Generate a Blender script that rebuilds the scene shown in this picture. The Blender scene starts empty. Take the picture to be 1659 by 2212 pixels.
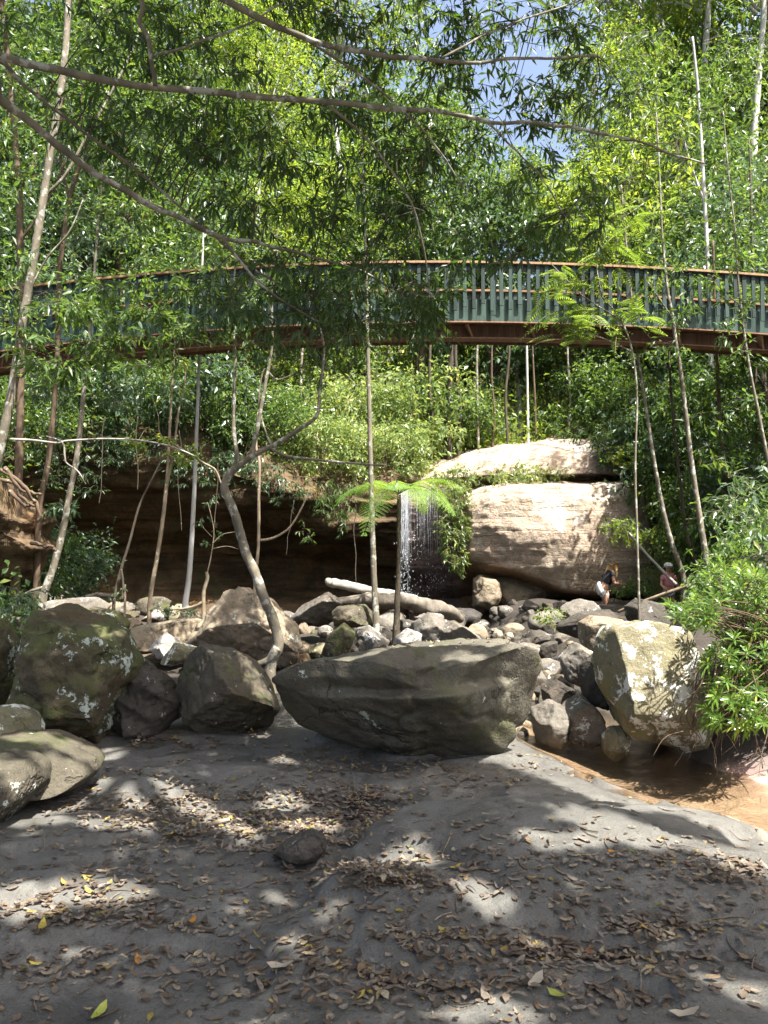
import bpy, bmesh, math
import numpy as np
from mathutils import Vector, Matrix
rng = np.random.default_rng(11)
scene = bpy.context.scene
COL = scene.collection
sin, cos, PI = math.sin, math.cos, math.pi

# ------------------------------------------------------------------ camera
CAM_Z, PITCH, FP = 1.55, math.radians(3.6), 1659.0
def ray(u, v):
    a = (np.asarray(u, float) - 829.5) / FP
    b = (1106.0 - np.asarray(v, float)) / FP
    return a, cos(PITCH) - b * sin(PITCH), sin(PITCH) + b * cos(PITCH)
def px(u, v, Y):
    """world point seen at photo position (u, v) at distance Y"""
    a, dy, dz = ray(u, v)
    t = np.asarray(Y, float) / dy
    return np.stack(np.broadcast_arrays(a * t, np.asarray(Y, float) + 0 * t, CAM_Z + dz * t), -1)
def gpx(u, v, z=0.0):
    a, dy, dz = ray(u, v)
    t = (z - CAM_Z) / np.minimum(dz, -1e-3)
    return np.stack([a * t, dy * t, 0 * t + z], -1)
def proj(p):
    p = np.asarray(p, float)
    x, y, z = p[..., 0], p[..., 1], p[..., 2] - CAM_Z
    f = y * cos(PITCH) + z * sin(PITCH); w = -y * sin(PITCH) + z * cos(PITCH)
    f = np.maximum(f, 1e-3)
    return 829.5 + FP * x / f, 1106 - FP * w / f
cd = bpy.data.cameras.new("camera"); cam = bpy.data.objects.new("camera", cd); COL.objects.link(cam)
cam.location = (0, 0, CAM_Z); cam.rotation_euler = (PI / 2 + PITCH, 0, 0)
cd.sensor_fit = 'HORIZONTAL'; cd.sensor_width = 36.0; cd.lens = 36.0 * FP / 1659.0
cd.clip_start = 0.05; cd.clip_end = 900
scene.camera = cam

SUN = np.array([0.32, -0.34, 0.885]); SUN /= np.linalg.norm(SUN)

# ------------------------------------------------------------------ noise
_perm = np.random.default_rng(5).permutation(256); _perm = np.concatenate([_perm, _perm, _perm])
_g = np.random.default_rng(6).normal(size=(256, 3)); _g /= np.linalg.norm(_g, axis=1)[:, None]
def perlin(p):
    p = np.asarray(p, float); i = np.floor(p).astype(int); f = p - i; i &= 255
    w = f * f * f * (f * (f * 6 - 15) + 10); out = 0
    for dx in (0, 1):
        for dy in (0, 1):
            for dz in (0, 1):
                h = _perm[_perm[_perm[(i[..., 0] + dx) & 255] + ((i[..., 1] + dy) & 255)] + ((i[..., 2] + dz) & 255)]
                d = f - np.array([dx, dy, dz])
                wt = (w[..., 0] if dx else 1 - w[..., 0]) * (w[..., 1] if dy else 1 - w[..., 1]) * (w[..., 2] if dz else 1 - w[..., 2])
                out = out + wt * (_g[h] * d).sum(-1)
    return out * 1.4
def fbm(p, o=4, gain=0.5):
    p = np.asarray(p, float); s = 0; a = 1.0
    for k in range(o):
        s = s + a * perlin(p * 2.0 ** k + 17.3 * k); a *= gain
    return s
def fbm2(x, y, o=4, gain=.5, z=0.0):
    return fbm(np.stack([x, y, 0 * x + z], -1), o, gain)
def sstep(a, b, x):
    t = np.clip((x - a) / (b - a), 0, 1); return t * t * (3 - 2 * t)

# ------------------------------------------------------------------ objects
def mk(name, V, Fs, mat=None, parent=None, smooth=True):
    V = np.asarray(V, np.float32)
    if isinstance(Fs, np.ndarray): Fs = [Fs]
    Fs = [np.asarray(f, np.int32) for f in Fs if len(f)]
    me = bpy.data.meshes.new(name)
    nl = sum(f.size for f in Fs); nf = sum(len(f) for f in Fs)
    me.vertices.add(len(V)); me.vertices.foreach_set("co", V.ravel())
    me.loops.add(nl); me.loops.foreach_set("vertex_index", np.concatenate([f.ravel() for f in Fs]))
    tot = np.concatenate([np.full(len(f), f.shape[1], np.int32) for f in Fs])
    me.polygons.add(nf)
    me.polygons.foreach_set("loop_start", (np.cumsum(tot) - tot).astype(np.int32))
    me.polygons.foreach_set("loop_total", tot)
    me.polygons.foreach_set("use_smooth", np.full(nf, bool(smooth)))
    me.update(calc_edges=True)
    if mat: me.materials.append(mat)
    o = bpy.data.objects.new(name, me); COL.objects.link(o)
    if parent: o.parent = parent
    return o
def tag(o, label=None, cat=None, group=None, kind=None):
    if label: o["label"] = label
    if cat: o["category"] = cat
    if group: o["group"] = group
    if kind: o["kind"] = kind
    return o
def thing(name, label, cat, loc=(0, 0, 0), group=None):
    o = bpy.data.objects.new(name, None); COL.objects.link(o)
    o.location = [float(c) for c in loc]; o.empty_display_size = .2
    return tag(o, label, cat, group)
def copy_thing(root, loc, rz=0, sc=1.0, label=None, group=None):
    r = root.copy(); COL.objects.link(r); r.location = [float(c) for c in loc]
    r.rotation_euler = (0, 0, rz); r.scale = (sc, sc, sc) if np.isscalar(sc) else sc
    if label: r["label"] = label
    if group: r["group"] = group
    for ch in list(root.children):
        c = ch.copy(); COL.objects.link(c); c.parent = r
        for gch in list(ch.children):
            d = gch.copy(); COL.objects.link(d); d.parent = c
    return r
class MB:
    def __init__(s): s.V = []; s.F3 = []; s.F4 = []; s.n = 0
    def add(s, V, F):
        V = np.asarray(V, float)
        for f in (F if isinstance(F, list) else [F]):
            f = np.asarray(f)
            if len(f): (s.F3 if f.shape[1] == 3 else s.F4).append(f + s.n)
        s.V.append(V); s.n += len(V); return s
    def box(s, c, h, R=None):
        v = np.array([[i, j, k] for i in (-1, 1) for j in (-1, 1) for k in (-1, 1)], float) * h
        if R is not None: v = v @ np.asarray(R).T
        return s.add(v + c, np.array([[0, 1, 3, 2], [4, 6, 7, 5], [0, 4, 5, 1], [2, 3, 7, 6], [0, 2, 6, 4], [1, 5, 7, 3]]))
    def split(s): s.m3 = len(s.F3); s.m4 = len(s.F4); return s      # faces added after this use the second material
    def build(s, name, mat, parent=None, smooth=True, off=None, mat2=None):
        V = np.concatenate(s.V)
        if off is not None: V = V - np.asarray(off)
        Fs = ([np.concatenate(s.F4)] if s.F4 else []) + ([np.concatenate(s.F3)] if s.F3 else [])
        o = mk(name, V, Fs, mat, parent, smooth)
        if mat2:
            o.data.materials.append(mat2); cnt = lambda L: sum(len(f) for f in L)
            idx = np.concatenate([np.r_[np.zeros(cnt(s.F4[:s.m4])), np.ones(cnt(s.F4[s.m4:]))], np.r_[np.zeros(cnt(s.F3[:s.m3])), np.ones(cnt(s.F3[s.m3:]))]]).astype(np.int32)
            o.data.polygons.foreach_set('material_index', idx)
        return o
def bevel(o, w, seg=2):
    m = o.modifiers.new("bevel", 'BEVEL'); m.width = w; m.segments = seg; m.limit_method = 'ANGLE'; return o

def catmull(P, n):
    P = np.asarray(P, float)
    if len(P) == 2: return P[0] + (P[1] - P[0]) * np.linspace(0, 1, n)[:, None]
    Q = np.vstack([2 * P[0] - P[1], P, 2 * P[-1] - P[-2]])
    t = np.linspace(0, len(P) - 1 - 1e-6, n); i = t.astype(int); f = (t - i)[:, None]
    a, b, c, d = Q[i], Q[i + 1], Q[i + 2], Q[i + 3]
    return .5 * (2 * b + (c - a) * f + (2 * a - 5 * b + 4 * c - d) * f ** 2 + (3 * b - a - 3 * c + d) * f ** 3)
def tube(P, r, n=24, k=8, wob=0.0, rough=0.0, seed=0, flare=0.0):
    """tapered bent cylinder through points P (m,3), radii r (m,)"""
    P = np.asarray(P, float); r = np.asarray(r, float)
    if r.ndim == 0: r = np.full(len(P), float(r))
    C = catmull(P, n); R = np.interp(np.linspace(0, len(P) - 1, n), np.arange(len(P)), r)
    if wob: C = C + wob * np.stack([perlin(np.stack([np.linspace(0, n / 5, n), np.full(n, seed * 3.1 + q), np.full(n, 7.7 * q)], -1)) for q in range(3)], -1) * np.linspace(0, 1, n)[:, None] ** .5
    T = np.gradient(C, axis=0); T /= np.linalg.norm(T, axis=1)[:, None] + 1e-9
    ref = np.array([1.0, 0.2, 0]) if abs(T[0][0]) < .8 else np.array([0, .3, 1.0])
    A = np.cross(T, ref); A /= np.linalg.norm(A, axis=1)[:, None] + 1e-9; B = np.cross(T, A)
    th = np.linspace(0, 2 * PI, k, endpoint=False)
    ring = A[:, None] * np.cos(th)[None, :, None] + B[:, None] * np.sin(th)[None, :, None]
    RR = R[:, None] * np.ones(k)[None]
    if rough:
        RR = RR * (1 + rough * perlin(np.concatenate([(C[:, None] + ring * R[:, None, None]) * 6 / max(R.max(), .05) * .12 + seed], -1)))
    if flare:
        w = np.exp(-np.linspace(0, 1, n) * 14)[:, None]
        RR = RR * (1 + flare * w * (.6 + .7 * np.sin(th * 3 + seed)[None] ** 2))
    V = (C[:, None] + ring * RR[..., None]).reshape(-1, 3)
    i = np.arange(n - 1)[:, None] * k; j = np.arange(k)[None]; j2 = (j + 1) % k
    F = np.stack([i + j, i + j2, i + k + j2, i + k + j], -1).reshape(-1, 4)
    V = np.vstack([V, C[0], C[-1]]); a, b = n * k, n * k + 1; jj = np.arange(k); jn = (jj + 1) % k
    caps = np.concatenate([np.stack([jn, jj, np.full(k, a)], -1), np.stack([(n - 1) * k + jj, (n - 1) * k + jn, np.full(k, b)], -1)])
    return V, [F, caps]

def nrm(v): return v / (np.linalg.norm(v, axis=-1, keepdims=True) + 1e-9)
def leaves(P, D, N, L, W, style='quad', droop=0.1):
    n = len(P); D = nrm(D); S = nrm(np.cross(D, N)); N = nrm(np.cross(S, D))
    L = np.broadcast_to(L, n)[:, None]; W = np.broadcast_to(W, n)[:, None]
    Z = np.array([0, 0, -1.0]); idx = np.arange(n)[:, None]
    if style == 'quad':
        V = np.stack([P, P + D * L * .45 + S * W * .5 + N * L * .06, P + D * L + Z * L * droop, P + D * L * .45 - S * W * .5 + N * L * .06], 1)
        return V.reshape(-1, 3), [idx * 4 + np.array([[0, 1, 2, 3]])]
    if style == 'fold':
        M = P + D * L * .45 - N * W * .16
        V = np.stack([P, P + D * L * .42 + S * W * .5, P + D * L + Z * L * droop, P + D * L * .42 - S * W * .5, M], 1)
        b = idx * 5
        return V.reshape(-1, 3), [np.concatenate([b + np.array([[0, 1, 4]]), b + np.array([[1, 2, 4]]), b + np.array([[2, 3, 4]]), b + np.array([[3, 0, 4]])])]
    if style == 'strap':
        q = lambda s, w, dr: (P + D * L * s + Z * L * droop * dr + S * W * w, P + D * L * s + Z * L * droop * dr - S * W * w)
        l1, r1 = q(.25, .42, .06); l2, r2 = q(.62, .5, .4)
        V = np.stack([P, l1, r1, l2, r2, P + D * L * .96 + Z * L * droop * 1.0], 1); b = idx * 6
        return V.reshape(-1, 3), [b + np.array([[1, 3, 4, 2]]), np.concatenate([b + np.array([[0, 1, 2]]), b + np.array([[3, 5, 4]])])]
def rdir(n, r=None):
    r = r or rng; return nrm(r.normal(size=(n, 3)))

# ------------------------------------------------------------------ materials
MATS = {}
def newmat(name):
    m = bpy.data.materials.new(name); m.use_nodes = True; nt = m.node_tree
    for n in list(nt.nodes): nt.nodes.remove(n)
    out = nt.nodes.new('ShaderNodeOutputMaterial')
    return m, nt, out
def N_(nt, t, **kw):
    n = nt.nodes.new(t)
    for k, v in kw.items():
        if hasattr(n, k): setattr(n, k, v)
        else: n.inputs[k].default_value = v
    return n
def inp(n, name, v): n.inputs[name].default_value = v
def noise(nt, scale, detail=4, rough=.55, vec=None, dist=0.0):
    n = N_(nt, 'ShaderNodeTexNoise'); inp(n, 'Scale', scale); inp(n, 'Detail', detail); inp(n, 'Roughness', rough); inp(n, 'Distortion', dist)
    if vec is not None: nt.links.new(vec, n.inputs['Vector'])
    return n.outputs['Fac']
def ramp(nt, fac, stops):
    r = N_(nt, 'ShaderNodeValToRGB'); e = r.color_ramp.elements
    while len(e) < len(stops): e.new(.5)
    for k, (p, c) in enumerate(stops):
        e[k].position = p; e[k].color = (c, c, c, 1) if np.isscalar(c) else (*c, 1)
    nt.links.new(fac, r.inputs['Fac']); return r.outputs['Color']
def mixc(nt, fac, a, b):
    m = N_(nt, 'ShaderNodeMix', data_type='RGBA')
    for s, v in (('Factor', fac), ('A', a), ('B', b)):
        k = {'Factor': 0, 'A': 6, 'B': 7}[s]
        if hasattr(v, 'default_value') or hasattr(v, 'is_linked'): nt.links.new(v, m.inputs[k])
        else: m.inputs[k].default_value = v if k == 0 else (*v, 1)
    return m.outputs[2]
def math_(nt, op, a, b=0.0):
    m = N_(nt, 'ShaderNodeMath', operation=op)
    for k, v in enumerate((a, b)):
        if hasattr(v, 'is_linked'): nt.links.new(v, m.inputs[k])
        else: m.inputs[k].default_value = v
    return m.outputs[0]
def geo(nt):
    g = nt.nodes.get('geo') or N_(nt, 'ShaderNodeNewGeometry', name='geo'); g.name = 'geo'; return g
def pos(nt): return geo(nt).outputs['Position']
def objc(nt):
    g = nt.nodes.get('tc') or N_(nt, 'ShaderNodeTexCoord'); g.name = 'tc'; return g.outputs['Object']
def princ(nt, out, col, rough=.8, spec=.3, bump=None, bstr=.3, bdist=.02):
    b = N_(nt, 'ShaderNodeBsdfPrincipled')
    if hasattr(col, 'is_linked'): nt.links.new(col, b.inputs['Base Color'])
    else: b.inputs['Base Color'].default_value = (*col, 1)
    if hasattr(rough, 'is_linked'): nt.links.new(rough, b.inputs['Roughness'])
    else: b.inputs['Roughness'].default_value = rough
    inp(b, 'Specular IOR Level', spec)
    if bump is not None:
        bp = N_(nt, 'ShaderNodeBump'); inp(bp, 'Strength', bstr); inp(bp, 'Distance', bdist)
        nt.links.new(bump, bp.inputs['Height']); nt.links.new(bp.outputs[0], b.inputs['Normal'])
    nt.links.new(b.outputs[0], out.inputs['Surface']); return b

def leaf_mat(name, c1, c2, trans=(.25, .42, .05), tw=.38, rough=.42, spec=.45):
    m, nt, out = newmat(name)
    rp = geo(nt).outputs['Random Per Island']
    oi = N_(nt, 'ShaderNodeObjectInfo')
    col = ramp(nt, rp, [(0, c1), (.75, c2), (.93, tuple(np.array(c2) * 1.5)), (1, (c2[0] * 2.6, c2[1] * 1.5, c2[2]))])
    hs = N_(nt, 'ShaderNodeHueSaturation'); nt.links.new(col, hs.inputs['Color'])
    nt.links.new(math_(nt, 'ADD', math_(nt, 'MULTIPLY', oi.outputs['Random'], .7), .68), hs.inputs['Value'])
    nt.links.new(math_(nt, 'ADD', math_(nt, 'MULTIPLY', oi.outputs['Random'], -.035), .515), hs.inputs['Hue'])
    b = princ(nt, out, hs.outputs[0], rough, spec)
    t = N_(nt, 'ShaderNodeBsdfTranslucent')
    tcol = ramp(nt, rp, [(0, tuple(np.array(trans) * .5)), (.7, trans), (1, (trans[0] * 1.5, trans[1] * 1.15, trans[2]))])
    nt.links.new(tcol, t.inputs['Color'])
    mx = N_(nt, 'ShaderNodeMixShader'); mx.inputs[0].default_value = tw
    nt.links.new(b.outputs[0], mx.inputs[1]); nt.links.new(t.outputs[0], mx.inputs[2]); nt.links.new(mx.outputs[0], out.inputs['Surface'])
    return m
L_over = leaf_mat('leaf_overhang', (.014, .034, .008), (.032, .07, .016), (.15, .28, .03), .32)
L_mid = leaf_mat('leaf_mid', (.022, .05, .014), (.062, .112, .03), (.20, .34, .045), .36, .42, .45)
L_yel = leaf_mat('leaf_bright', (.04, .08, .014), (.095, .155, .025), (.36, .50, .05), .45, .45, .4)
L_blue = leaf_mat('leaf_cool', (.022, .048, .024), (.06, .105, .055), (.15, .27, .06), .3, .36, .55)
L_feather = leaf_mat('leaf_feathery', (.028, .065, .012), (.06, .115, .02), (.24, .38, .04), .42, .45, .35)
L_lit = leaf_mat('leaf_lit_shrub', (.07, .12, .035), (.15, .21, .07), (.38, .50, .12), .42, .35, .6)  # leaf colour lightened to stand for strong sunlight on these plants
L_strap = leaf_mat('leaf_strap', (.04, .09, .018), (.09, .17, .03), (.30, .46, .05), .38, .3, .6)
L_fern = leaf_mat('leaf_fern', (.07, .15, .025), (.12, .22, .04), (.36, .60, .06), .5, .45, .35)
L_dry = leaf_mat('leaf_dry', (.14, .09, .045), (.25, .17, .09), (.25, .16, .06), .2, .6, .3)

def bark_mat(name, c1, c2, lichen=.25, lc=(.42, .43, .38), scale=9):
    m, nt, out = newmat(name); P = pos(nt)
    mp = N_(nt, 'ShaderNodeMapping'); nt.links.new(P, mp.inputs[0]); mp.inputs['Scale'].default_value = (1, 1, .35)
    n1 = noise(nt, scale, 5, .6, mp.outputs[0]); n2 = noise(nt, scale * .9, 4, .6, P); n3 = noise(nt, scale * 6, 3, .6, mp.outputs[0])
    col = mixc(nt, ramp(nt, n1, [(.3, 0), (.7, 1)]), c1, c2)
    col = mixc(nt, ramp(nt, n2, [(.72 - lichen * .6, 0), (.76 - lichen * .6, .8)]), col, lc)
    princ(nt, out, col, .85, .25, math_(nt, 'ADD', n1, math_(nt, 'MULTIPLY', n3, .5)), .55, .02); return m
B_grey = bark_mat('bark_grey', (.085, .075, .055), (.20, .175, .13), .30, (.34, .34, .30))
B_pale = bark_mat('bark_pale', (.30, .29, .27), (.46, .46, .44), .1, (.55, .55, .53), 4)
B_brown = bark_mat('bark_brown', (.055, .038, .025), (.13, .09, .058), .12, (.33, .29, .22))
B_dark = bark_mat('bark_dark', (.035, .028, .02), (.085, .07, .05), .12, (.2, .2, .17))
B_tan = bark_mat('bark_tan', (.15, .115, .075), (.30, .245, .175), .15)
B_log = bark_mat('weathered_wood', (.05, .042, .035), (.19, .165, .135), .05, (.4, .38, .34), 7)
B_white = bark_mat('wood_bleached', (.17, .155, .13), (.36, .335, .29), .2, (.28, .24, .19), 5)

def rock_mat(name, c1, c2, moss=.0, lichen=.0, mc=(.075, .085, .03), lc=(.50, .53, .47), strata=0.0, sc=1.0, warm=(.16, .095, .05), wm=.25, bstr=.5, lsc=1.0, crack=.5):
    m, nt, out = newmat(name); P = pos(nt)
    n1 = noise(nt, 1.7 * sc, 6, .6, P, .3); n2 = noise(nt, 9 * sc, 5, .65, P); n3 = noise(nt, 46 * sc, 4, .7, P)
    col = mixc(nt, ramp(nt, n1, [(.32, 0), (.68, 1)]), c1, c2)
    if wm: col = mixc(nt, math_(nt, 'MULTIPLY', ramp(nt, noise(nt, 1.1 * sc, 3, .5, P), [(.52, 0), (.68, 1)]), min(1, wm * 2)), col, warm)
    col = mixc(nt, math_(nt, 'MULTIPLY', ramp(nt, n2, [(.35, 1), (.55, 0)]), .45), col, tuple(np.array(c1) * .55))
    col = mixc(nt, math_(nt, 'MULTIPLY', ramp(nt, n3, [(.35, 1), (.6, 0)]), .35), col, tuple(np.array(c1) * .5))
    hgt = math_(nt, 'ADD', n2, math_(nt, 'MULTIPLY', n3, .45))
    if strata:
        mp = N_(nt, 'ShaderNodeMapping'); nt.links.new(P, mp.inputs[0]); mp.inputs['Scale'].default_value = (.35, .35, 5.5)
        s = noise(nt, 1.3, 6, .65, mp.outputs[0], .4)
        col = mixc(nt, math_(nt, 'MULTIPLY', ramp(nt, s, [(.36, 1), (.5, 0)]), strata), col, tuple(np.array(c1) * .35))
        col = mixc(nt, math_(nt, 'MULTIPLY', ramp(nt, s, [(.55, 0), (.7, 1)]), strata * .6), col, warm)
        hgt = math_(nt, 'ADD', hgt, math_(nt, 'MULTIPLY', s, 2.0))
    if moss:
        mm = noise(nt, 2.3 * sc, 6, .7, P, .5)
        col = mixc(nt, math_(nt, 'MULTIPLY', ramp(nt, mm, [(.64 - moss * .3, 0), (.74 - moss * .3, 1)]), .85), col, mc)
    if lichen:
        a = noise(nt, 3.2 * sc * lsc, 3, .5, P); b = noise(nt, 17 * sc * lsc, 5, .7, P)
        l = math_(nt, 'ADD', math_(nt, 'MULTIPLY', a, .62), math_(nt, 'MULTIPLY', b, .42))
        t0 = .66 - lichen * .14
        col = mixc(nt, ramp(nt, l, [(t0, 0), (t0 + .02, 1)]), col, lc)
    if crack:
        ck = ramp(nt, noise(nt, 1.15 * sc, 6, .62, P, .6), [(.484, 0), (.497, 1), (.503, 1), (.516, 0)]); ck = math_(nt, 'MULTIPLY', ck, ramp(nt, noise(nt, 1.6 * sc, 2, .5, P), [(.50, 0), (.60, 1)])); col = mixc(nt, math_(nt, 'MULTIPLY', ck, crack), col, tuple(np.array(c1) * .3)); hgt = math_(nt, 'SUBTRACT', hgt, math_(nt, 'MULTIPLY', ck, .8))
    n5 = noise(nt, 120 * sc, 3, .6, P); col = mixc(nt, math_(nt, 'MULTIPLY', ramp(nt, n5, [(.5, 0), (.7, 1)]), .3), col, tuple(np.minimum(1, np.array(c2) * 1.5)))
    princ(nt, out, col, .88, .22, math_(nt, 'ADD', hgt, math_(nt, 'MULTIPLY', noise(nt, 4 * sc, 6, .7, P), 1.3)), min(1, bstr * 1.5), .03 / sc); return m
R_big = rock_mat('rock_grey_brown', (.062, .055, .040), (.115, .10, .073), .35, .12)
R_cen = rock_mat('rock_slab', (.075, .069, .054), (.14, .13, .10), .42, .06, mc=(.075, .078, .036), wm=.08)
R_mos = rock_mat('rock_mossy', (.058, .050, .031), (.105, .088, .056), .6, .42, warm=(.12, .06, .025), wm=.3, lc=(.42, .47, .42))
R_lic = rock_mat('rock_lichen', (.15, .135, .085), (.22, .20, .13), .35, .62, mc=(.16, .15, .06), lc=(.58, .58, .53), wm=.05, lsc=2.0)
R_tan = rock_mat('rock_tan', (.17, .135, .095), (.30, .25, .18), .15, .15, wm=.3)
R_gry = rock_mat('rock_stream_grey', (.088, .080, .068), (.19, .172, .145), .05, .3, wm=.08, sc=1.5, lc=(.45, .46, .45))
R_drk = rock_mat('rock_dark', (.036, .032, .027), (.085, .076, .064), .08, .18, wm=.1, sc=1.4, lc=(.3, .31, .3))
R_pal = rock_mat('rock_pale', (.28, .25, .22), (.44, .41, .37), .0, .1, wm=.15, sc=1.4)
m, nt, out = newmat('rock_dome'); P = pos(nt)
at = N_(nt, 'ShaderNodeAttribute'); at.attribute_name = 'zone'; sp = N_(nt, 'ShaderNodeSeparateColor'); nt.links.new(at.outputs['Color'], sp.inputs[0])
mp = N_(nt, 'ShaderNodeMapping'); nt.links.new(P, mp.inputs[0]); mp.inputs['Scale'].default_value = (1, 1, .32)
mh = N_(nt, 'ShaderNodeMapping'); nt.links.new(P, mh.inputs[0]); mh.inputs['Scale'].default_value = (.4, .4, 4.5)
a1 = noise(nt, 1.0, 5, .6, mp.outputs[0], .5); a2 = noise(nt, 5, 6, .7, P, .4); a3 = noise(nt, 16, 5, .7, P); a4 = noise(nt, 1.4, 6, .65, mh.outputs[0], .5); a5 = noise(nt, .55, 4, .6, P)
col = mixc(nt, ramp(nt, a2, [(.32, 0), (.66, 1)]), (.29, .22, .16), (.46, .385, .30))
col = mixc(nt, math_(nt, 'MULTIPLY', ramp(nt, a5, [(.42, 0), (.58, 1)]), .5), col, (.34, .245, .175))
col = mixc(nt, math_(nt, 'MULTIPLY', ramp(nt, a1, [(.56, 0), (.64, 1)]), .85), col, (.62, .58, .52))
col = mixc(nt, math_(nt, 'MULTIPLY', ramp(nt, a3, [(.30, 1), (.46, 0)]), .6), col, (.13, .085, .06))
col = mixc(nt, math_(nt, 'MULTIPLY', ramp(nt, a4, [(.30, 1), (.40, 0)]), .7), col, (.10, .07, .05))
under = mixc(nt, a4, (.12, .075, .045), (.26, .17, .10)); col = mixc(nt, sp.outputs[1], col, under)  # shadow tone of the undercut put into the rock colour
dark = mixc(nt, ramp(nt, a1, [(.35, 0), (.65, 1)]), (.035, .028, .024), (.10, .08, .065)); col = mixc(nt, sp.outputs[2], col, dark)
wet = mixc(nt, a2, (.05, .04, .042), (.20, .135, .115)); col = mixc(nt, sp.outputs[0], col, wet)
hg = math_(nt, 'ADD', math_(nt, 'ADD', a2, math_(nt, 'MULTIPLY', a3, .8)), math_(nt, 'MULTIPLY', a4, 1.2))
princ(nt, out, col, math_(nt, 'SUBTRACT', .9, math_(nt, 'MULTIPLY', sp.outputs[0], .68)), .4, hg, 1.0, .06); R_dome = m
R_cave = rock_mat('rock_cave', (.06, .042, .025), (.14, .095, .055), .3, .0, mc=(.05, .06, .02), strata=.7, warm=(.20, .11, .05), wm=.4, sc=.8)
# ------------------------------------------------------------------ ground
def dline(x, y, P):
    d = np.full(np.shape(x), 1e9)
    for a, b in zip(P[:-1], P[1:]):
        ab = b - a; t = np.clip(((x - a[0]) * ab[0] + (y - a[1]) * ab[1]) / (ab @ ab), 0, 1)
        d = np.minimum(d, np.hypot(x - a[0] - t * ab[0], y - a[1] - t * ab[1]))
    return d
STREAM = gpx([1190, 1270, 1380, 1500, 1640, 1800], [1550, 1602, 1655, 1695, 1738, 1795], -.1)[:, :2]
STREAM = np.vstack([[1.9, 9.5], STREAM])
def ell(x, y, u, v, ru, rv):
    """bump centred where photo point (u,v) meets the ground, of about that size"""
    c = gpx(u, v); Y = c[1]; rx = ru / FP * Y; ry = rv * Y * Y / (CAM_Z * FP)
    return np.exp(-(((x - c[0]) / rx) ** 2 + ((y - c[1]) / ry) ** 2))
def gz(x, y):
    x = np.asarray(x, float); y = np.asarray(y, float)
    n = fbm2(x * .55, y * .55, 3)
    near = 1 - sstep(7.5, 9.5, y)
    z = .045 * n
    # curved ledge edges of the bedrock
    m = fbm2(x * .42 + 3.1, y * .75, 3, .45, 4.0)
    z = z + near * (.055 * sstep(-.02, .03, m) + .05 * sstep(.26, .31, m) - .05 * sstep(-.30, -.34, m))
    z = z + near * (.05 * ell(x, y, 1130, 1820, 330, 75) - .10 * ell(x, y, 830, 1622, 210, 26) - .06 * ell(x, y, 1420, 1630, 90, 20) + .05 * ell(x, y, 420, 1590, 140, 30)
                    - .12 * ell(x, y, 560, 1770, 330, 55) - .09 * ell(x, y, 800, 1740, 90, 50) - .06 * ell(x, y, 780, 1900, 140, 22)
                    + .06 * ell(x, y, 900, 2000, 260, 60) + .05 * ell(x, y, 250, 1940, 200, 50) - .05 * ell(x, y, 1250, 2060, 320, 40) - .04 * ell(x, y, 180, 2110, 200, 60))
    E_ = np.array([[-.42, 3.35], [-.30, 3.73], [-.24, 4.02], [-.02, 4.38], [.33, 4.62], [.62, 4.95], [.78, 5.4]]); de = dline(x, y, E_); xe = np.interp(y, E_[:, 1], E_[:, 0]); sg = np.where(x > xe, 1, -1) * sstep(3.2, 3.6, y) * sstep(5.6, 5.2, y)
    z = z + np.where(sg > 0, .085 * sstep(0, .13, de) * np.exp(-de / 1.1), -.05 * sstep(0, .06, de) * np.exp(-de / .5)) * np.abs(sg)
    z = z + .10 * ell(x, y, 1590, 1672, 90, 22)
    d = dline(x, y, STREAM)
    z = z - (.19 * (1 - sstep(.10, .85, d)) + .04 * (1 - sstep(.5, 1.4, d))) * (1 - sstep(7.5, 9, y))
    z = z + .10 * fbm2(x * 1.3, y * 1.3, 3, .5, 9.0) * sstep(8, 10, y) + .16 * sstep(9, 15, y)
    q = x / np.maximum(y, 4); z = z + 1.2 * sstep(.37, .46, q) * sstep(8, 11, y) + .9 * np.maximum(0, q - .46) * sstep(8, 12, y) * 10
    z = z + .75 * sstep(.40, .50, -q) * sstep(8, 11, y) + .9 * np.maximum(0, -q - .50) * sstep(8, 12, y) * 10
    z = z + .65 * sstep(2.4, 3.2, x) * sstep(6.2, 7.0, y) * (1 - sstep(9, 10, y) * .5)
    z = z - .45 * sstep(16.2, 17.6, y) * (1 - sstep(2.5, 4.0, x)) * (1 - sstep(4.5, 6.5, -x))
    return z
def axis(lo, hi, a, b, fine, coarse):
    L = [np.arange(a, b, fine)]
    s, v = fine, a; left = []
    while v > lo: s = min(s * 1.15, coarse); v -= s; left.append(v)
    s, v = fine, b; right = [b]
    while v < hi: s = min(s * 1.15, coarse); v += s; right.append(v)
    return np.concatenate([left[::-1], L[0], right])
def sheet(xs, ys, zf):
    X, Yg = np.meshgrid(xs, ys); V = np.stack([X, Yg, zf(X, Yg)], -1).reshape(-1, 3)
    nx, ny = len(xs), len(ys); i = np.arange(ny - 1)[:, None] * nx + np.arange(nx - 1)[None]
    return V, np.stack([i, i + 1, i + nx + 1, i + nx], -1).reshape(-1, 4)
xs = axis(-60, 60, -3.6, 3.6, .028, 2.0); ys = axis(-60, 27, 2.0, 7.6, .026, 1.5)
def gzf(X, Y):
    z = gz(X, Y)
    return z + (1 - sstep(7.6, 9, Y)) * (.008 * fbm2(X * 5, Y * 5, 3, .5, 2.0))
GV, GF = sheet(xs, ys, gzf)

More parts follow.
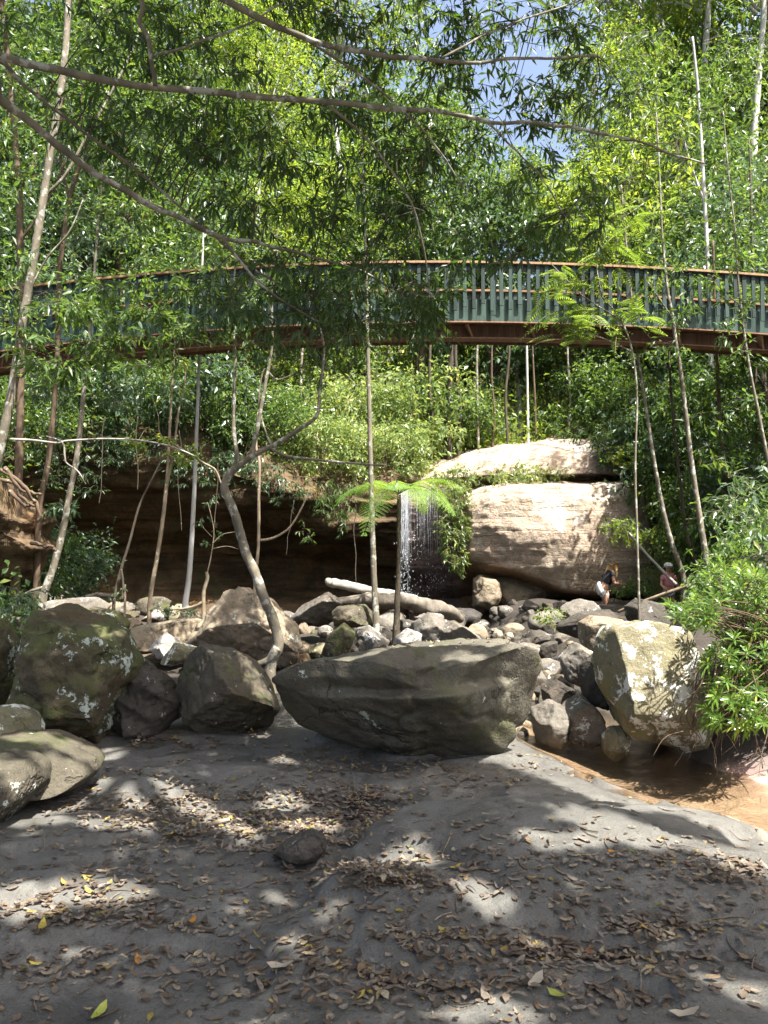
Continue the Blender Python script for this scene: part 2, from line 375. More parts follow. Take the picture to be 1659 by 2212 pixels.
m, nt, out = newmat('ground_rock')
at = N_(nt, 'ShaderNodeAttribute'); at.attribute_name = 'zone'; sp = N_(nt, 'ShaderNodeSeparateColor'); nt.links.new(at.outputs['Color'], sp.inputs[0])
P = pos(nt); n1 = noise(nt, 1.1, 6, .6, P, .4); n2 = noise(nt, 7, 6, .65, P); n3 = noise(nt, 85, 4, .75, P); n4 = noise(nt, 2.6, 5, .6, P, .8)
col = mixc(nt, ramp(nt, n1, [(.3, 0), (.7, 1)]), (.086, .084, .076), (.162, .157, .141))
col = mixc(nt, math_(nt, 'MULTIPLY', ramp(nt, n4, [(.5, 0), (.62, 1)]), .6), col, (.06, .058, .052))
col = mixc(nt, math_(nt, 'MULTIPLY', ramp(nt, n2, [(.38, 1), (.56, 0)]), .35), col, (.06, .056, .047))
col = mixc(nt, math_(nt, 'MULTIPLY', ramp(nt, n3, [(.34, 1), (.47, 0)]), .6), col, (.035, .032, .027))
col = mixc(nt, math_(nt, 'MULTIPLY', ramp(nt, noise(nt, 25, 3, .6, P), [(.66, 0), (.74, 1)]), .35), col, (.27, .26, .23))
soil = mixc(nt, n2, (.018, .015, .012), (.06, .05, .04))
bed = mixc(nt, ramp(nt, n2, [(.3, 0), (.7, 1)]), (.18, .142, .10), (.34, .285, .215))
bed = mixc(nt, math_(nt, 'MULTIPLY', ramp(nt, n4, [(.45, 0), (.6, 1)]), .5), bed, (.24, .155, .115))
pink = mixc(nt, ramp(nt, n4, [(.45, 0), (.55, 1)]), (.40, .32, .28), (.36, .19, .16))
col = mixc(nt, sp.outputs[0], col, bed); col = mixc(nt, sp.outputs[1], col, soil); col = mixc(nt, sp.outputs[2], col, pink)
col = mixc(nt, math_(nt, 'MULTIPLY', at.outputs['Alpha'], .68), col, mixc(nt, .75, col, (.012, .012, .013)))
rg = math_(nt, 'SUBTRACT', math_(nt, 'SUBTRACT', .88, math_(nt, 'MULTIPLY', at.outputs['Alpha'], .5)), math_(nt, 'MULTIPLY', ramp(nt, n4, [(.5, 0), (.66, 1)]), .35))
princ(nt, out, col, rg, .3, math_(nt, 'ADD', math_(nt, 'ADD', n2, math_(nt, 'MULTIPLY', n4, 1.5)), math_(nt, 'MULTIPLY', n3, .45)), .7, .03)
M_ground = m
ground = mk('ground', GV, GF, M_ground); tag(ground, kind='structure')
gx, gy = GV[:, 0], GV[:, 1]; d = dline(gx, gy, STREAM) + .12 * fbm2(gx * 2, gy * 2, 3)
zone = np.zeros((len(GV), 4), np.float32); wn = .5 * fbm2(gx * 3, gy * 3, 3); zone[:, 3] = np.clip(sstep(.35, .7, ell(gx, gy, 790, 1735, 75, 42) + wn * .6) + sstep(.4, .8, ell(gx, gy, 600, 1835, 70, 20) + wn) * .8 + sstep(.4, .7, ell(gx, gy, 330, 1610, 110, 14) + wn * .7) + .8 * sstep(.4, .8, ell(gx, gy, 150, 2110, 190, 50) + wn * .8) + .7 * sstep(.45, .8, ell(gx, gy, 560, 2080, 60, 18) + wn * .6) + (1 - sstep(.6, .95, d)) * .35, 0, 1)
zone[:, 0] = (1 - sstep(.42, .62, d)) * (1 - sstep(7.5, 8.5, gy))
zone[:, 3] *= 1 - zone[:, 0]
zone[:, 1] = np.clip(sstep(7.4, 8.4, gy + .5 * fbm2(gx, gy, 3)) + sstep(2.4, 2.6, gx) * sstep(6.0, 6.3, gy), 0, 1)
zone[:, 2] = np.clip(1.5 * ell(gx, gy, 1600, 1672, 140, 26) * sstep(.4, .5, d) , 0, 1)
a = ground.data.attributes.new('zone', 'FLOAT_COLOR', 'POINT'); a.data.foreach_set('color', zone.ravel())

# hillside behind the cliff
def hz(x, y):
    return 4.35 + .30 * (y - 25.5) + .8 * fbm2(x * .12, y * .12, 3) + .22 * np.maximum(0, np.abs(x - 1) - 7) * sstep(24, 30, y) + .012 * np.maximum(0, y - 40) ** 1.4
HV, HF = sheet(np.linspace(-90, 90, 91), np.concatenate([np.linspace(25, 60, 41), np.linspace(63, 160, 20)]), hz)
m, nt, out = newmat('forest_floor'); P = pos(nt)
princ(nt, out, mixc(nt, noise(nt, 1.2, 6, .7, P), (.02, .022, .01), (.10, .075, .04)), .9, .2, noise(nt, 3, 5, .7, P), .8, .2)
tag(mk('hillside', HV, HF, m), kind='structure')

# ------------------------------------------------------------------ water
def water_mat(name, tint, scale, bs, fmul=1.0):
    m, nt, out = newmat(name); P = pos(nt)
    t = N_(nt, 'ShaderNodeBsdfTransparent'); t.inputs[0].default_value = (*tint, 1)
    g = N_(nt, 'ShaderNodeBsdfGlossy'); g.inputs['Roughness'].default_value = .06
    bp = N_(nt, 'ShaderNodeBump'); inp(bp, 'Strength', bs); inp(bp, 'Distance', .03)
    nt.links.new(math_(nt, 'ADD', noise(nt, scale, 4, .6, P, .6), math_(nt, 'MULTIPLY', noise(nt, scale * 5, 3, .6, P), .3)), bp.inputs['Height'])
    nt.links.new(bp.outputs[0], g.inputs['Normal'])
    fr = N_(nt, 'ShaderNodeFresnel'); inp(fr, 'IOR', 1.33); nt.links.new(bp.outputs[0], fr.inputs['Normal'])
    mx = N_(nt, 'ShaderNodeMixShader'); nt.links.new(math_(nt, 'MINIMUM', math_(nt, 'MULTIPLY', fr.outputs[0], fmul), .85), mx.inputs[0])
    nt.links.new(t.outputs[0], mx.inputs[1]); nt.links.new(g.outputs[0], mx.inputs[2]); nt.links.new(mx.outputs[0], out.inputs['Surface'])
    return m
W_stream = water_mat('stream_water', (.93, .86, .77), 13, .7, 1.15)
W_pool = water_mat('pool_water', (.16, .12, .07), 4, .15)
WX, WY = axis(.2, 7, .6, 3.2, .05, .4), np.arange(2.2, 9.6, .06)
WV, WF = sheet(WX, WY, lambda X, Y: -.125 + .035 * sstep(5.0, 5.5, Y) + .03 * sstep(6.3, 7.2, Y) + .006 * fbm2(X * 4, Y * 4, 2))
wc = WV[WF].mean(1); keep = (dline(wc[:, 0], wc[:, 1], STREAM) < .85)
tag(mk('stream', WV, WF[keep], W_stream), kind='structure')
PV, PF = sheet(np.linspace(-7.5, 4.6, 40), np.linspace(16.3, 25, 30), lambda X, Y: .02 + 0 * X)
tag(mk('pool', PV, PF, W_pool), kind='structure')

# ------------------------------------------------------------------ rocks
def ico(sub):
    bm = bmesh.new(); bmesh.ops.create_icosphere(bm, subdivisions=sub, radius=1)
    V = np.array([v.co for v in bm.verts]); F = np.array([[v.index for v in f.verts] for f in bm.faces]); bm.free(); return V, F
ICO = {s: ico(s) for s in (3, 4, 5, 6)}
HERO = []
def facet(V, C, planes, k=.9, soft=.0):
    for n, f in planes:
        n = np.array(n, float); n /= np.linalg.norm(n); h = (V - C) @ n; ex = np.maximum(0, h - f * h.max())
        V = V - n * (ex * k)[:, None]
    return V
def roughen(V, C, size, amp, seed):
    n = nrm(V - C); q = V / size
    d = amp * fbm(q * 1.6 + seed * 7.1, 3) + amp * .7 * (np.abs(fbm(q * 3.1 + seed * 3.3, 3)) - .3) + amp * .32 * fbm(q * 9 + seed, 4, .6) - amp * .55 * np.exp(-(fbm(q * 2.1 + seed * 1.7, 2) / .05) ** 2)
    return V + n * (d * size)[:, None]
def boulder(name, label, poly, Y, D, mat, sub=5, p=2.7, seed=1, cuts=5, planes=(), amp=.05, extra=None, cat='boulder', group=None, kind=None, tilt=0.0):
    W = px(np.array(poly, float)[:, 0], np.array(poly, float)[:, 1], Y)[:, [0, 2]]
    E = np.concatenate([W[i] + (W[(i + 1) % len(W)] - W[i]) * np.linspace(0, 1, 24, endpoint=False)[:, None] for i in range(len(W))])
    c = (W.max(0) + W.min(0)) / 2 * .5 + W.mean(0) * .5
    th = np.arctan2(E[:, 1] - c[1], E[:, 0] - c[0]); r = np.hypot(*(E - c).T); o = np.argsort(th); th, r = th[o], r[o]
    tt = np.linspace(-PI, PI, 361); rr = np.interp(tt, th, r, period=2 * PI)
    ker = np.array([1, 2, 3, 2, 1.]) / 9; rr = np.convolve(np.concatenate([rr[-6:-1], rr, rr[1:6]]), ker, 'same')[5:-5]
    n, F = ICO[sub]; rp = np.hypot(n[:, 0], n[:, 2]); ang = np.arctan2(n[:, 2], n[:, 0])
    R = np.interp(ang, tt, rr); s = rp ** (2 / p); t = np.sign(n[:, 1]) * np.abs(n[:, 1]) ** (2 / p)
    V = np.stack([c[0] + np.cos(ang) * R * s, Y + D * t, c[1] + np.sin(ang) * R * s], 1)
    V[:, 1] += tilt * (V[:, 2] - c[1])
    C = np.array([c[0], Y, c[1]]); size = float(r.mean()) * 2
    g = np.random.default_rng(seed)
    pl = list(planes)
    for k in range(cuts):
        q = rdir(1, g)[0]; q[1] = -abs(q[1]) * 1.2; pl.append((q, g.uniform(.62, .84)))
    V = facet(V, C, pl, .95); V = roughen(V, C, size, amp, seed)
    for q_, j in ((0, 0), (2, 1)):      # keep the outline's own width and height
        lo, hi = V[:, q_].min(), V[:, q_].max(); V[:, q_] = W[:, j].min() + (V[:, q_] - lo) / (hi - lo) * (W[:, j].max() - W[:, j].min())
    if extra: V = extra(V, C, size)
    zg = float(gz(c[0], Y)) - .04; zm = V[:, 2].min()
    if name == 'boulder' and Y < 20 and .0 < zm - zg < .8: lo_ = V[:, 2] < c[1]; V[lo_, 2] = c[1] + (V[lo_, 2] - c[1]) * min(1.2, (c[1] - zg) / (c[1] - zm))
    b = np.array([c[0], Y, V[:, 2].min()])
    ob = mk(name, V - b, F, mat); ob.location = b
    tag(ob, label, cat, group, kind); HERO.append((C, r.mean(), D, name, label)); return ob

def cen_extra(V, C, size):
    x, y, z = V.T; zl = C[2] + .10 + .05 * np.sin((x - C[0]) * 2.2 + .4) + .03 * fbm(V * 2.0, 2)
    fr = sstep(.0, -.35, y - C[1]) * sstep(1.05, .6, x - C[0])
    V = V.copy(); V[:, 1] += .13 * sstep(zl - .012, zl + .035, z) * fr
    V[:, 1] += .05 * np.exp(-((z - zl + .0) / .018) ** 2) * fr
    zr = C[2] + .02 + .35 * (x - C[0] - .6)
    V[:, 1] += .02 * np.exp(-((z - zr) / .03) ** 2) * sstep(.45, .6, x - C[0]) * sstep(0, -.3, y - C[1])
    V[:, 2] -= .10 * sstep(.25, .8, y - C[1]) * sstep(.1, .3, z - C[2]) * 0
    return V
boulder('boulder', 'huge flat-topped grey boulder in the middle, undercut and wider at the top', [(588, 1485), (600, 1452), (670, 1432), (760, 1412), (850, 1390), (1000, 1385), (1120, 1389), (1168, 1402), (1178, 1440), (1172, 1485), (1150, 1550), (1115, 1595), (1050, 1632), (950, 1642), (860, 1628), (740, 1612), (640, 1575), (605, 1530)],
        6.2, .85, R_cen, 6, 2.6, 3, 0, planes=[((.05, -.8, -1), .36), ((-.4, -.8, -.9), .46), ((.75, -.85, -.5), .58), ((-.55, -1, .1), .80), ((.12, -1, .05), .80), ((.0, -.35, 1), .88)], amp=.04, extra=cen_extra)
boulder('boulder', 'big dark mossy boulder with a white lichen patch near the left edge', [(5, 1500), (30, 1420), (72, 1330), (120, 1305), (200, 1325), (250, 1365), (264, 1420), (288, 1480), (284, 1530), (265, 1595), (215, 1606), (130, 1580), (55, 1560), (8, 1530)],
        6.5, .65, R_mos, 6, 2.7, 5, 3, planes=[((.6, -1, .25), .72), ((-.4, -1, .5), .68), ((.1, -.7, -1), .62), ((.5, -.3, 1), .74), ((-.9, -.6, .1), .7)], amp=.06)
boulder('boulder', 'leaning mossy slab cut by the left frame edge behind the mossy boulder', [(-70, 1350), (0, 1335), (28, 1400), (22, 1480), (5, 1560), (-70, 1590)], 6.9, .4, R_mos, 5, 2.7, 8, 3)
def jag(V, C, size):
    V = V.copy(); w = V @ nrm(np.array([.5, .25, 1.0])); V[:, 1] += .05 * np.abs(np.sin(w * 16 + 2 * fbm(V * 2, 2))) ; return V
boulder('boulder', 'jagged dark grey boulder wedged right of the big mossy one', [(240, 1440), (290, 1425), (345, 1465), (386, 1530), (382, 1565), (330, 1592), (245, 1598), (225, 1520)], 6.85, .5, R_drk, 5, 2.6, 12, 8, amp=.07, extra=jag)
boulder('boulder', 'rounded boulder with pale lichen spots left of the big flat boulder', [(372, 1490), (398, 1420), (430, 1393), (490, 1405), (545, 1432), (578, 1480), (603, 1530), (590, 1560), (560, 1574), (500, 1574), (430, 1558), (382, 1530)],
        7.0, .55, R_big, 6, 2.6, 15, 2, planes=[((.75, -.4, .75), .72), ((-.35, -1, .1), .70), ((.1, -.8, -.9), .58), ((-.8, -.5, .6), .74)], amp=.045)
boulder('boulder', 'large angular brown boulder leaning behind the crooked tree', [(403, 1378), (440, 1328), (480, 1288), (522, 1266), (562, 1280), (602, 1310), (637, 1350), (655, 1392), (640, 1430), (590, 1440), (510, 1438), (450, 1418), (408, 1398)],
        10.6, 1.0, R_tan, 6, 2.7, 21, 3, planes=[((-.25, -.8, -.9), .50), ((.4, -1, .5), .60), ((-.8, -.5, .6), .68), ((.8, -.6, .4), .7), ((-.3, -1, .3), .66)], amp=.055)
boulder('boulder', 'long tan boulder lying left of the leaning angular boulder', [(262, 1385), (300, 1352), (360, 1340), (420, 1335), (445, 1350), (420, 1395), (350, 1405), (285, 1405)], 11.0, .7, R_tan, 5, 2.6, 23, 3)
boulder('boulder', 'smooth low boulder with lichen at the left edge, upper of two lobes', [(-110, 1540), (0, 1530), (45, 1550), (66, 1590), (60, 1615), (0, 1640), (-110, 1650)], 5.35, .5, R_lic, 5, 2.5, 31, 1, amp=.03)
boulder('boulder', 'smooth olive slab tapering right from the left edge onto the leaf litter', [(-90, 1590), (20, 1590), (75, 1590), (130, 1612), (195, 1645), (206, 1662), (190, 1682), (140, 1698), (70, 1702), (-90, 1690)], 5.0, .5, R_big, 6, 2.5, 33, 1, amp=.025)
boulder('boulder', 'brown blunt boulder lowest at the left edge of the frame', [(-160, 1640), (0, 1630), (50, 1645), (74, 1668), (76, 1710), (50, 1745), (10, 1790), (-160, 1800)], 4.45, .45, R_big, 5, 2.7, 35, 2, amp=.03)
def lic_extra(V, C, size):
    V = V.copy(); h = sstep(-.02, -.30, V[:, 2] - (C[2] - .30)) * np.exp(-((V[:, 0] - C[0] + .08) / .22) ** 2); V[:, 2] += .16 * h; return V
boulder('boulder', 'large pale olive boulder splashed with white lichen beside the leafy bush', [(1298, 1440), (1306, 1385), (1322, 1352), (1400, 1340), (1480, 1352), (1512, 1440), (1535, 1530), (1558, 1590), (1548, 1622), (1506, 1648), (1470, 1622), (1420, 1600), (1345, 1568), (1318, 1510)],
        6.6, .65, R_lic, 6, 3.3, 41, 0, planes=[((-.05, -.92, .38), .40), ((-.1, -.7, -.72), .50), ((.8, -.75, -.1), .62), ((-1, -.35, .05), .78)], amp=.035, extra=lic_extra)
boulder('boulder', 'small round white-patched boulder tucked below the lichen boulder', [(1302, 1590), (1320, 1568), (1345, 1570), (1362, 1592), (1354, 1622), (1322, 1636), (1302, 1618)], 6.75, .17, R_lic, 5, 2.4, 43, 2)
boulder('boulder', 'dark boulder propping up the right foot of the lichen boulder', [(1470, 1600), (1500, 1590), (1600, 1585), (1620, 1630), (1560, 1650), (1490, 1645)], 7.1, .35, R_big, 5, 2.6, 44, 3)
boulder('boulder', 'smooth rounded tan boulder standing behind the lichen boulder', [(1253, 1345), (1280, 1330), (1340, 1337), (1350, 1372), (1320, 1408), (1268, 1408), (1254, 1380)], 8.6, .4, R_tan, 5, 2.5, 46, 1, amp=.03)
boulder('boulder', 'long low dark boulder above the smooth tan rounded one', [(1203, 1350), (1255, 1322), (1310, 1316), (1328, 1332), (1265, 1352), (1250, 1376), (1212, 1372)], 10.5, .5, R_drk, 5, 2.4, 47, 2)
boulder('boulder', 'dark upright block beside the tips of the leafy bush', [(1358, 1310), (1382, 1293), (1430, 1305), (1440, 1348), (1400, 1362), (1362, 1350)], 10.8, .45, R_drk, 5, 2.8, 48, 4)
boulder('boulder', 'white-topped angular grey rock left of the lichen boulder', [(1208, 1420), (1243, 1388), (1288, 1412), (1292, 1442), (1272, 1484), (1222, 1462)], 7.9, .3, R_gry, 5, 2.8, 51, 5)
boulder('boulder', 'dark wedge of rock leaning against the lichen boulder', [(1255, 1445), (1300, 1408), (1315, 1480), (1308, 1520), (1268, 1512)], 7.3, .3, R_drk, 5, 2.8, 52, 5)
boulder('boulder', 'rounded wet grey boulder at the stream beside the big flat boulder', [(1148, 1535), (1188, 1513), (1240, 1540), (1240, 1585), (1200, 1606), (1156, 1594)], 7.15, .3, R_gry, 5, 2.5, 53, 3)
boulder('boulder', 'split grey boulder sloping into the stream', [(1218, 1525), (1262, 1503), (1296, 1545), (1308, 1590), (1270, 1606), (1234, 1592)], 7.05, .3, R_gry, 5, 2.7, 54, 5)
boulder('boulder', 'dark wet boulder behind the split grey boulder', [(1172, 1485), (1205, 1468), (1242, 1490), (1240, 1520), (1200, 1528), (1175, 1512)], 7.8, .3, R_drk, 5, 2.6, 55, 4)
boulder('boulder', 'squared grey boulder just behind the big flat one', [(888, 1345), (925, 1322), (955, 1328), (972, 1368), (962, 1400), (905, 1398), (888, 1375)], 9.4, .4, R_gry, 5, 3, 61, 4)
boulder('boulder', 'leaning blue-grey boulder right of the squared one', [(955, 1358), (975, 1342), (1010, 1360), (1048, 1388), (1030, 1402), (965, 1400)], 9.0, .35, R_gry, 5, 2.6, 62, 4)
boulder('boulder', 'small sunlit white stone behind the big flat boulder', [(853, 1378), (880, 1357), (912, 1372), (908, 1398), (858, 1398)], 8.4, .2, R_pal, 5, 2.5, 63, 3)
boulder('boulder', 'upright lichen-stained boulder behind the left of the flat boulder', [(692, 1425), (712, 1370), (745, 1345), (768, 1368), (758, 1405), (730, 1430)], 8.5, .3, R_mos, 5, 2.7, 64, 4)
boulder('boulder', 'domed grey boulder right of the upright lichen-stained one', [(742, 1395), (755, 1358), (800, 1352), (842, 1385), (835, 1412), (750, 1415)], 8.7, .35, R_gry, 5, 2.6, 65, 3)
boulder('boulder', 'humped shadowy boulder left of the fallen logs', [(628, 1335), (660, 1305), (710, 1278), (745, 1300), (740, 1335), (690, 1345)], 13.3, .6, R_gry, 5, 2.4, 66, 2)
boulder('boulder', 'round boulder under the fallen logs', [(715, 1335), (740, 1308), (790, 1305), (815, 1330), (800, 1350), (725, 1350)], 12.5, .5, R_big, 5, 2.4, 67, 2)
boulder('boulder', 'broad sloping grey slab far left below the leaning trunk', [(85, 1320), (120, 1295), (190, 1290), (225, 1310), (200, 1340), (110, 1345)], 12.5, .8, R_gry, 5, 2.6, 68, 4)
boulder('boulder', 'dark olive boulder in the rubble behind the mossy one', [(165, 1335), (190, 1312), (240, 1322), (272, 1350), (262, 1375), (190, 1372)], 10.6, .5, R_mos, 5, 2.7, 69, 4)
boulder('boulder', 'pale wedge-shaped rock in the sunlit rubble', [(325, 1400), (352, 1366), (385, 1385), (375, 1415), (345, 1420)], 8.8, .22, R_pal, 5, 2.8, 71, 6)
boulder('boulder', 'pale lichen-dotted rock behind the spotted boulder', [(350, 1415), (380, 1388), (425, 1400), (432, 1420), (400, 1436), (360, 1430)], 8.3, .25, R_lic, 5, 2.7, 72, 5)
boulder('boulder', 'half-buried wet stone in the leaf-filled hollow', [(592, 1838), (610, 1820), (640, 1806), (675, 1796), (700, 1806), (708, 1826), (690, 1848), (640, 1862), (605, 1856)], 4.15, .13, R_drk, 5, 2.4, 73, 2)
boulder('boulder', 'pale sunlit slab at the foot of the dome wall', [(930, 1330), (965, 1312), (1020, 1316), (1045, 1330), (1020, 1345), (945, 1345)], 17.5, .5, R_pal, 4, 2.5, 74, 3)
boulder('boulder', 'mossy block stacked under the dome overhang', [(1022, 1250), (1048, 1240), (1075, 1250), (1085, 1300), (1060, 1318), (1020, 1310)], 21.6, .6, R_tan, 5, 3, 75, 4)
boulder('boulder', 'low layered ledge rock under the dome overhang', [(1065, 1245), (1120, 1238), (1200, 1285), (1190, 1318), (1080, 1318)], 22.0, .7, R_tan, 5, 2.8, 76, 5)
boulder('boulder', 'small dark boulder perched on top of the rock dome', [(1215, 950), (1220, 928), (1250, 920), (1272, 935), (1275, 952)], 25.2, .6, R_big, 4, 2.6, 77, 3)
boulder('rock_outcrop', 'brown sandstone outcrop jutting in from the left edge', [(-160, 1000), (-40, 1018), (30, 1040), (72, 1078), (88, 1112), (66, 1150), (70, 1172), (100, 1188), (58, 1204), (45, 1240), (0, 1266), (-160, 1280)],
        12.2, 1.2, R_cave, 6, 2.8, 81, 2, amp=.06, cat='rock outcrop')

# small rocks of the rubble
PROTO = []
for k, (mat, adj) in enumerate([(R_gry, 'grey'), (R_gry, 'grey'), (R_gry, 'grey'), (R_drk, 'dark'), (R_drk, 'dark'), (R_tan, 'tan'), (R_tan, 'tan'), (R_pal, 'pale'), (R_big, 'brown-grey'), (R_mos, 'mossy'), (R_lic, 'lichen-spotted')]):
    n, F = ICO[4]; g = np.random.default_rng(100 + k); V = n * np.array([1, g.uniform(.75, 1), g.uniform(.55, .8)])
    pl = [(q, g.uniform(.55, .85)) for q in rdir(9, g)]; V = facet(V, np.zeros(3), pl, .9); V = roughen(V, np.zeros(3), 2.0, .045, k)
    PROTO.append((V, F, mat, adj, 'angular' if k % 2 else 'rounded'))
ROCKS = []; proto_mesh = {}
def place_rock(k, p, s, rot):
    V, F, mat, adj, form = PROTO[k]
    if k not in proto_mesh:
        o = mk('stone', V, F, mat); proto_mesh[k] = o.data
    else:
        o = bpy.data.objects.new('stone', proto_mesh[k]); COL.objects.link(o)
    o.location = [float(c) for c in p]; o.scale = [float(c) for c in s]; o.rotation_euler = [float(c) for c in rot]
    ROCKS.append([o, adj, form, float(np.mean(s))])
spots = []
def try_rock(u, v, spx, kinds):
    Y = 13.0
    for _ in range(6):
        pt = px(u, v, Y); Y = np.clip(gpx(u, v, float(gz(pt[0], Y)))[1], 5.2, 21)
    p = px(u, v, Y); s = spx / FP * Y
    for (q, r) in spots:
        if np.hypot(*(p[:2] - q)) < .64 * (r + s): return
    for C, r, D, *_ in HERO:
        if abs(p[0] - C[0]) < r * .8 + s * .5 and abs(p[1] - C[1]) < D * .8 + s * .5: return
    if Y < 7.0 and p[0] < 1.25: return
    spots.append((p[:2], s)); k = int(rng.choice(kinds))
    p[2] = gz(p[0], p[1]) + s * .22
    place_rock(k, p, s * rng.uniform(.85, 1.2, 3), (rng.normal(0, .25), rng.normal(0, .25), rng.uniform(0, 6.28)))
G_ALL, G_LEFT, G_RIGHT = [0, 1, 2, 3, 5, 8, 9, 10, 0, 1], [5, 6, 7, 6, 0, 8, 10], [0, 1, 2, 3, 4, 3, 0, 8, 5]
for _ in range(240):
    uu_ = rng.uniform(1180, 1659); vv_ = np.interp(uu_, [1180, 1659], [1570, 1790]) + rng.normal(0, 26); g_ = gpx(uu_, vv_, -.17)
    if dline(g_[0], g_[1], STREAM) < .6: s = rng.uniform(.008, .03); place_rock(int(rng.choice([0, 1, 2, 5, 8])), [g_[0], g_[1], float(gz(g_[0], g_[1])) + s * .2], s * rng.uniform(.8, 1.2, 3), rng.uniform(0, 6, 3)) if False else None
for rr_, n in ((46, 50), (33, 160), (22, 420), (14, 460)):
    for _ in range(n):
        u = rng.uniform(-20, 1500); v = 1306 + 150 * rng.beta(1.1, 1.7)
        if u > 1040: v = rng.uniform(1322, 1560); u = rng.uniform(1040, 1330)
        if u > 1300 and v > 1335: continue
        try_rock(u, v, rr_ * rng.uniform(.75, 1.25) * (.75 if v < 1330 else 1), G_LEFT if 230 < u < 520 and v > 1345 else (G_RIGHT if u > 900 else G_ALL))
for _ in range(60): try_rock(rng.uniform(1120, 1260), rng.uniform(1560, 1605), rng.uniform(10, 18), G_RIGHT)

# ------------------------------------------------------------------ cliff
def profile(name, label, cat, cols, nu, nv, mat, amp, seed, strata=.10):
    us = np.array([c[0] for c in cols], float); T = np.array([c[1] for c in cols], float)     # (cols, K, 2)
    U = np.linspace(us[0], us[-1], nu); K = T.shape[1]
    A = np.stack([[np.interp(U, us, T[:, k, j]) for j in range(2)] for k in range(K)], 0)       # (K,2,nu)
    ker = np.ones(5) / 5; A = np.apply_along_axis(lambda q: np.convolve(np.pad(q, 2, 'edge'), ker, 'valid'), 2, A)
    S = np.transpose(A, (2, 0, 1)); G = np.array([catmull(S[i], nv) * .3 + np.stack([np.interp(np.linspace(0, K - 1, nv), np.arange(K), S[i][:, j]) for j in range(2)], 1) * .7 for i in range(nu)])
    Xc = (U - 829.5) / FP * 22.0
    z = px(829.5, G[..., 0], G[..., 1])[..., 2]
    V = np.stack([Xc[:, None] * np.ones(nv)[None] * (1 + .35 * (G[..., 1] - 22) / 22), G[..., 1], z], -1)
    du = np.gradient(V, axis=0); dv = np.gradient(V, axis=1); Nn = nrm(np.cross(du, dv))
    st = perlin(np.stack([V[..., 0] * .18, V[..., 1] * .1, V[..., 2] * 3.2 + .25 * fbm(V * .4, 2)], -1) + seed) + .6 * perlin(np.stack([V[..., 0] * .5, V[..., 1] * .2, V[..., 2] * 8.5], -1) + seed)
    fade = sstep(34, 27, V[..., 1])[..., None]
    V = V + Nn * fade * (amp * fbm(V * .7 + seed, 4)[..., None] + strata * st[..., None] + amp * .25 * (np.abs(fbm(V * 3.1 + seed, 3)) - .25)[..., None])
    i = np.arange(nu - 1)[:, None] * nv + np.arange(nv - 1)[None]
    F = np.stack([i, i + nv, i + nv + 1, i + 1], -1).reshape(-1, 4)
    return tag(mk(name, V.reshape(-1, 3), F, mat), label, cat)
q = lambda *a: list(a)
c0 = q((1345, 21.5), (1310, 23), (1240, 24.3), (1180, 24.4), (1130, 23.5), (1080, 22.5), (1040, 21.9), (990, 21.6), (945, 21.9), (920, 23), (900, 33))
c5 = q((1345, 21.5), (1310, 23.5), (1250, 25), (1200, 25), (1160, 24.2), (1115, 22.5), (1080, 21.8), (1040, 21.6), (995, 21.9), (970, 23), (960, 33))
c6 = q((1345, 21.5), (1310, 23.8), (1250, 25.2), (1215, 25.2), (1180, 24.4), (1150, 22.5), (1125, 22), (1080, 21.8), (1030, 22), (1005, 23), (1000, 33))
c8 = q((1345, 22), (1310, 24.5), (1270, 25.2), (1230, 25), (1195, 24), (1165, 23), (1135, 22.7), (1090, 22.5), (1045, 22.7), (1015, 23.5), (1005, 33))
c9 = q((1350, 22.5), (1310, 24), (1280, 24.2), (1250, 24.2), (1215, 23.8), (1150, 23.4), (1110, 23.2), (1085, 23.1), (1055, 23.3), (1030, 24), (1010, 33))
profile('cliff', 'dark sandstone cliff with a long shadowed cave behind the slender trunks', 'cliff', [(-420, c0), (-150, c0), (120, c0), (380, c0), (560, c5), (680, c6), (800, c8), (905, c9), (930, c9)], 260, 120, R_cave, .35, 3.0, .16)
d0 = q((1350, 22), (1310, 23.6), (1290, 23.8), (1268, 23.8), (1230, 23.2), (1150, 22.9), (1090, 22.7), (1058, 22.8), (1052, 22.9), (1048, 23.3), (1040, 23.6), (1034, 23.7), (1022, 24), (1010, 25), (1008, 26), (1005, 33))
d1 = q((1350, 21.5), (1315, 23.3), (1292, 23.4), (1262, 22.7), (1208, 22.3), (1140, 22.2), (1090, 22.2), (1060, 22.3), (1052, 22.5), (1047, 23.4), (1036, 23.4), (1031, 23.0), (1012, 23.5), (1000, 24.5), (998, 25.5), (995, 33))
d2 = q((1350, 21.5), (1315, 23.2), (1284, 23.2), (1245, 22.2), (1209, 21.5), (1150, 21.3), (1105, 21.4), (1080, 21.8), (1066, 22.3), (1050, 23.4), (1036, 23.4), (1029, 22.6), (1004, 23.3), (986, 24.3), (983, 25.5), (980, 33))
d2b = q((1350, 21.5), (1315, 23.1), (1282, 23.1), (1252, 22.1), (1222, 21.2), (1150, 20.95), (1085, 21.0), (1056, 21.3), (1050, 21.7), (1044, 23.4), (1033, 23.4), (1027, 22.4), (1000, 23.0), (976, 24.2), (972, 25.5), (970, 33))
d3 = q((1345, 21.5), (1315, 23), (1282, 23), (1260, 22), (1237, 21.0), (1150, 20.75), (1080, 20.85), (1050, 21.1), (1046, 21.5), (1042, 23.4), (1030, 23.4), (1024, 22.3), (994, 22.8), (968, 24.1), (962, 25.5), (960, 33))
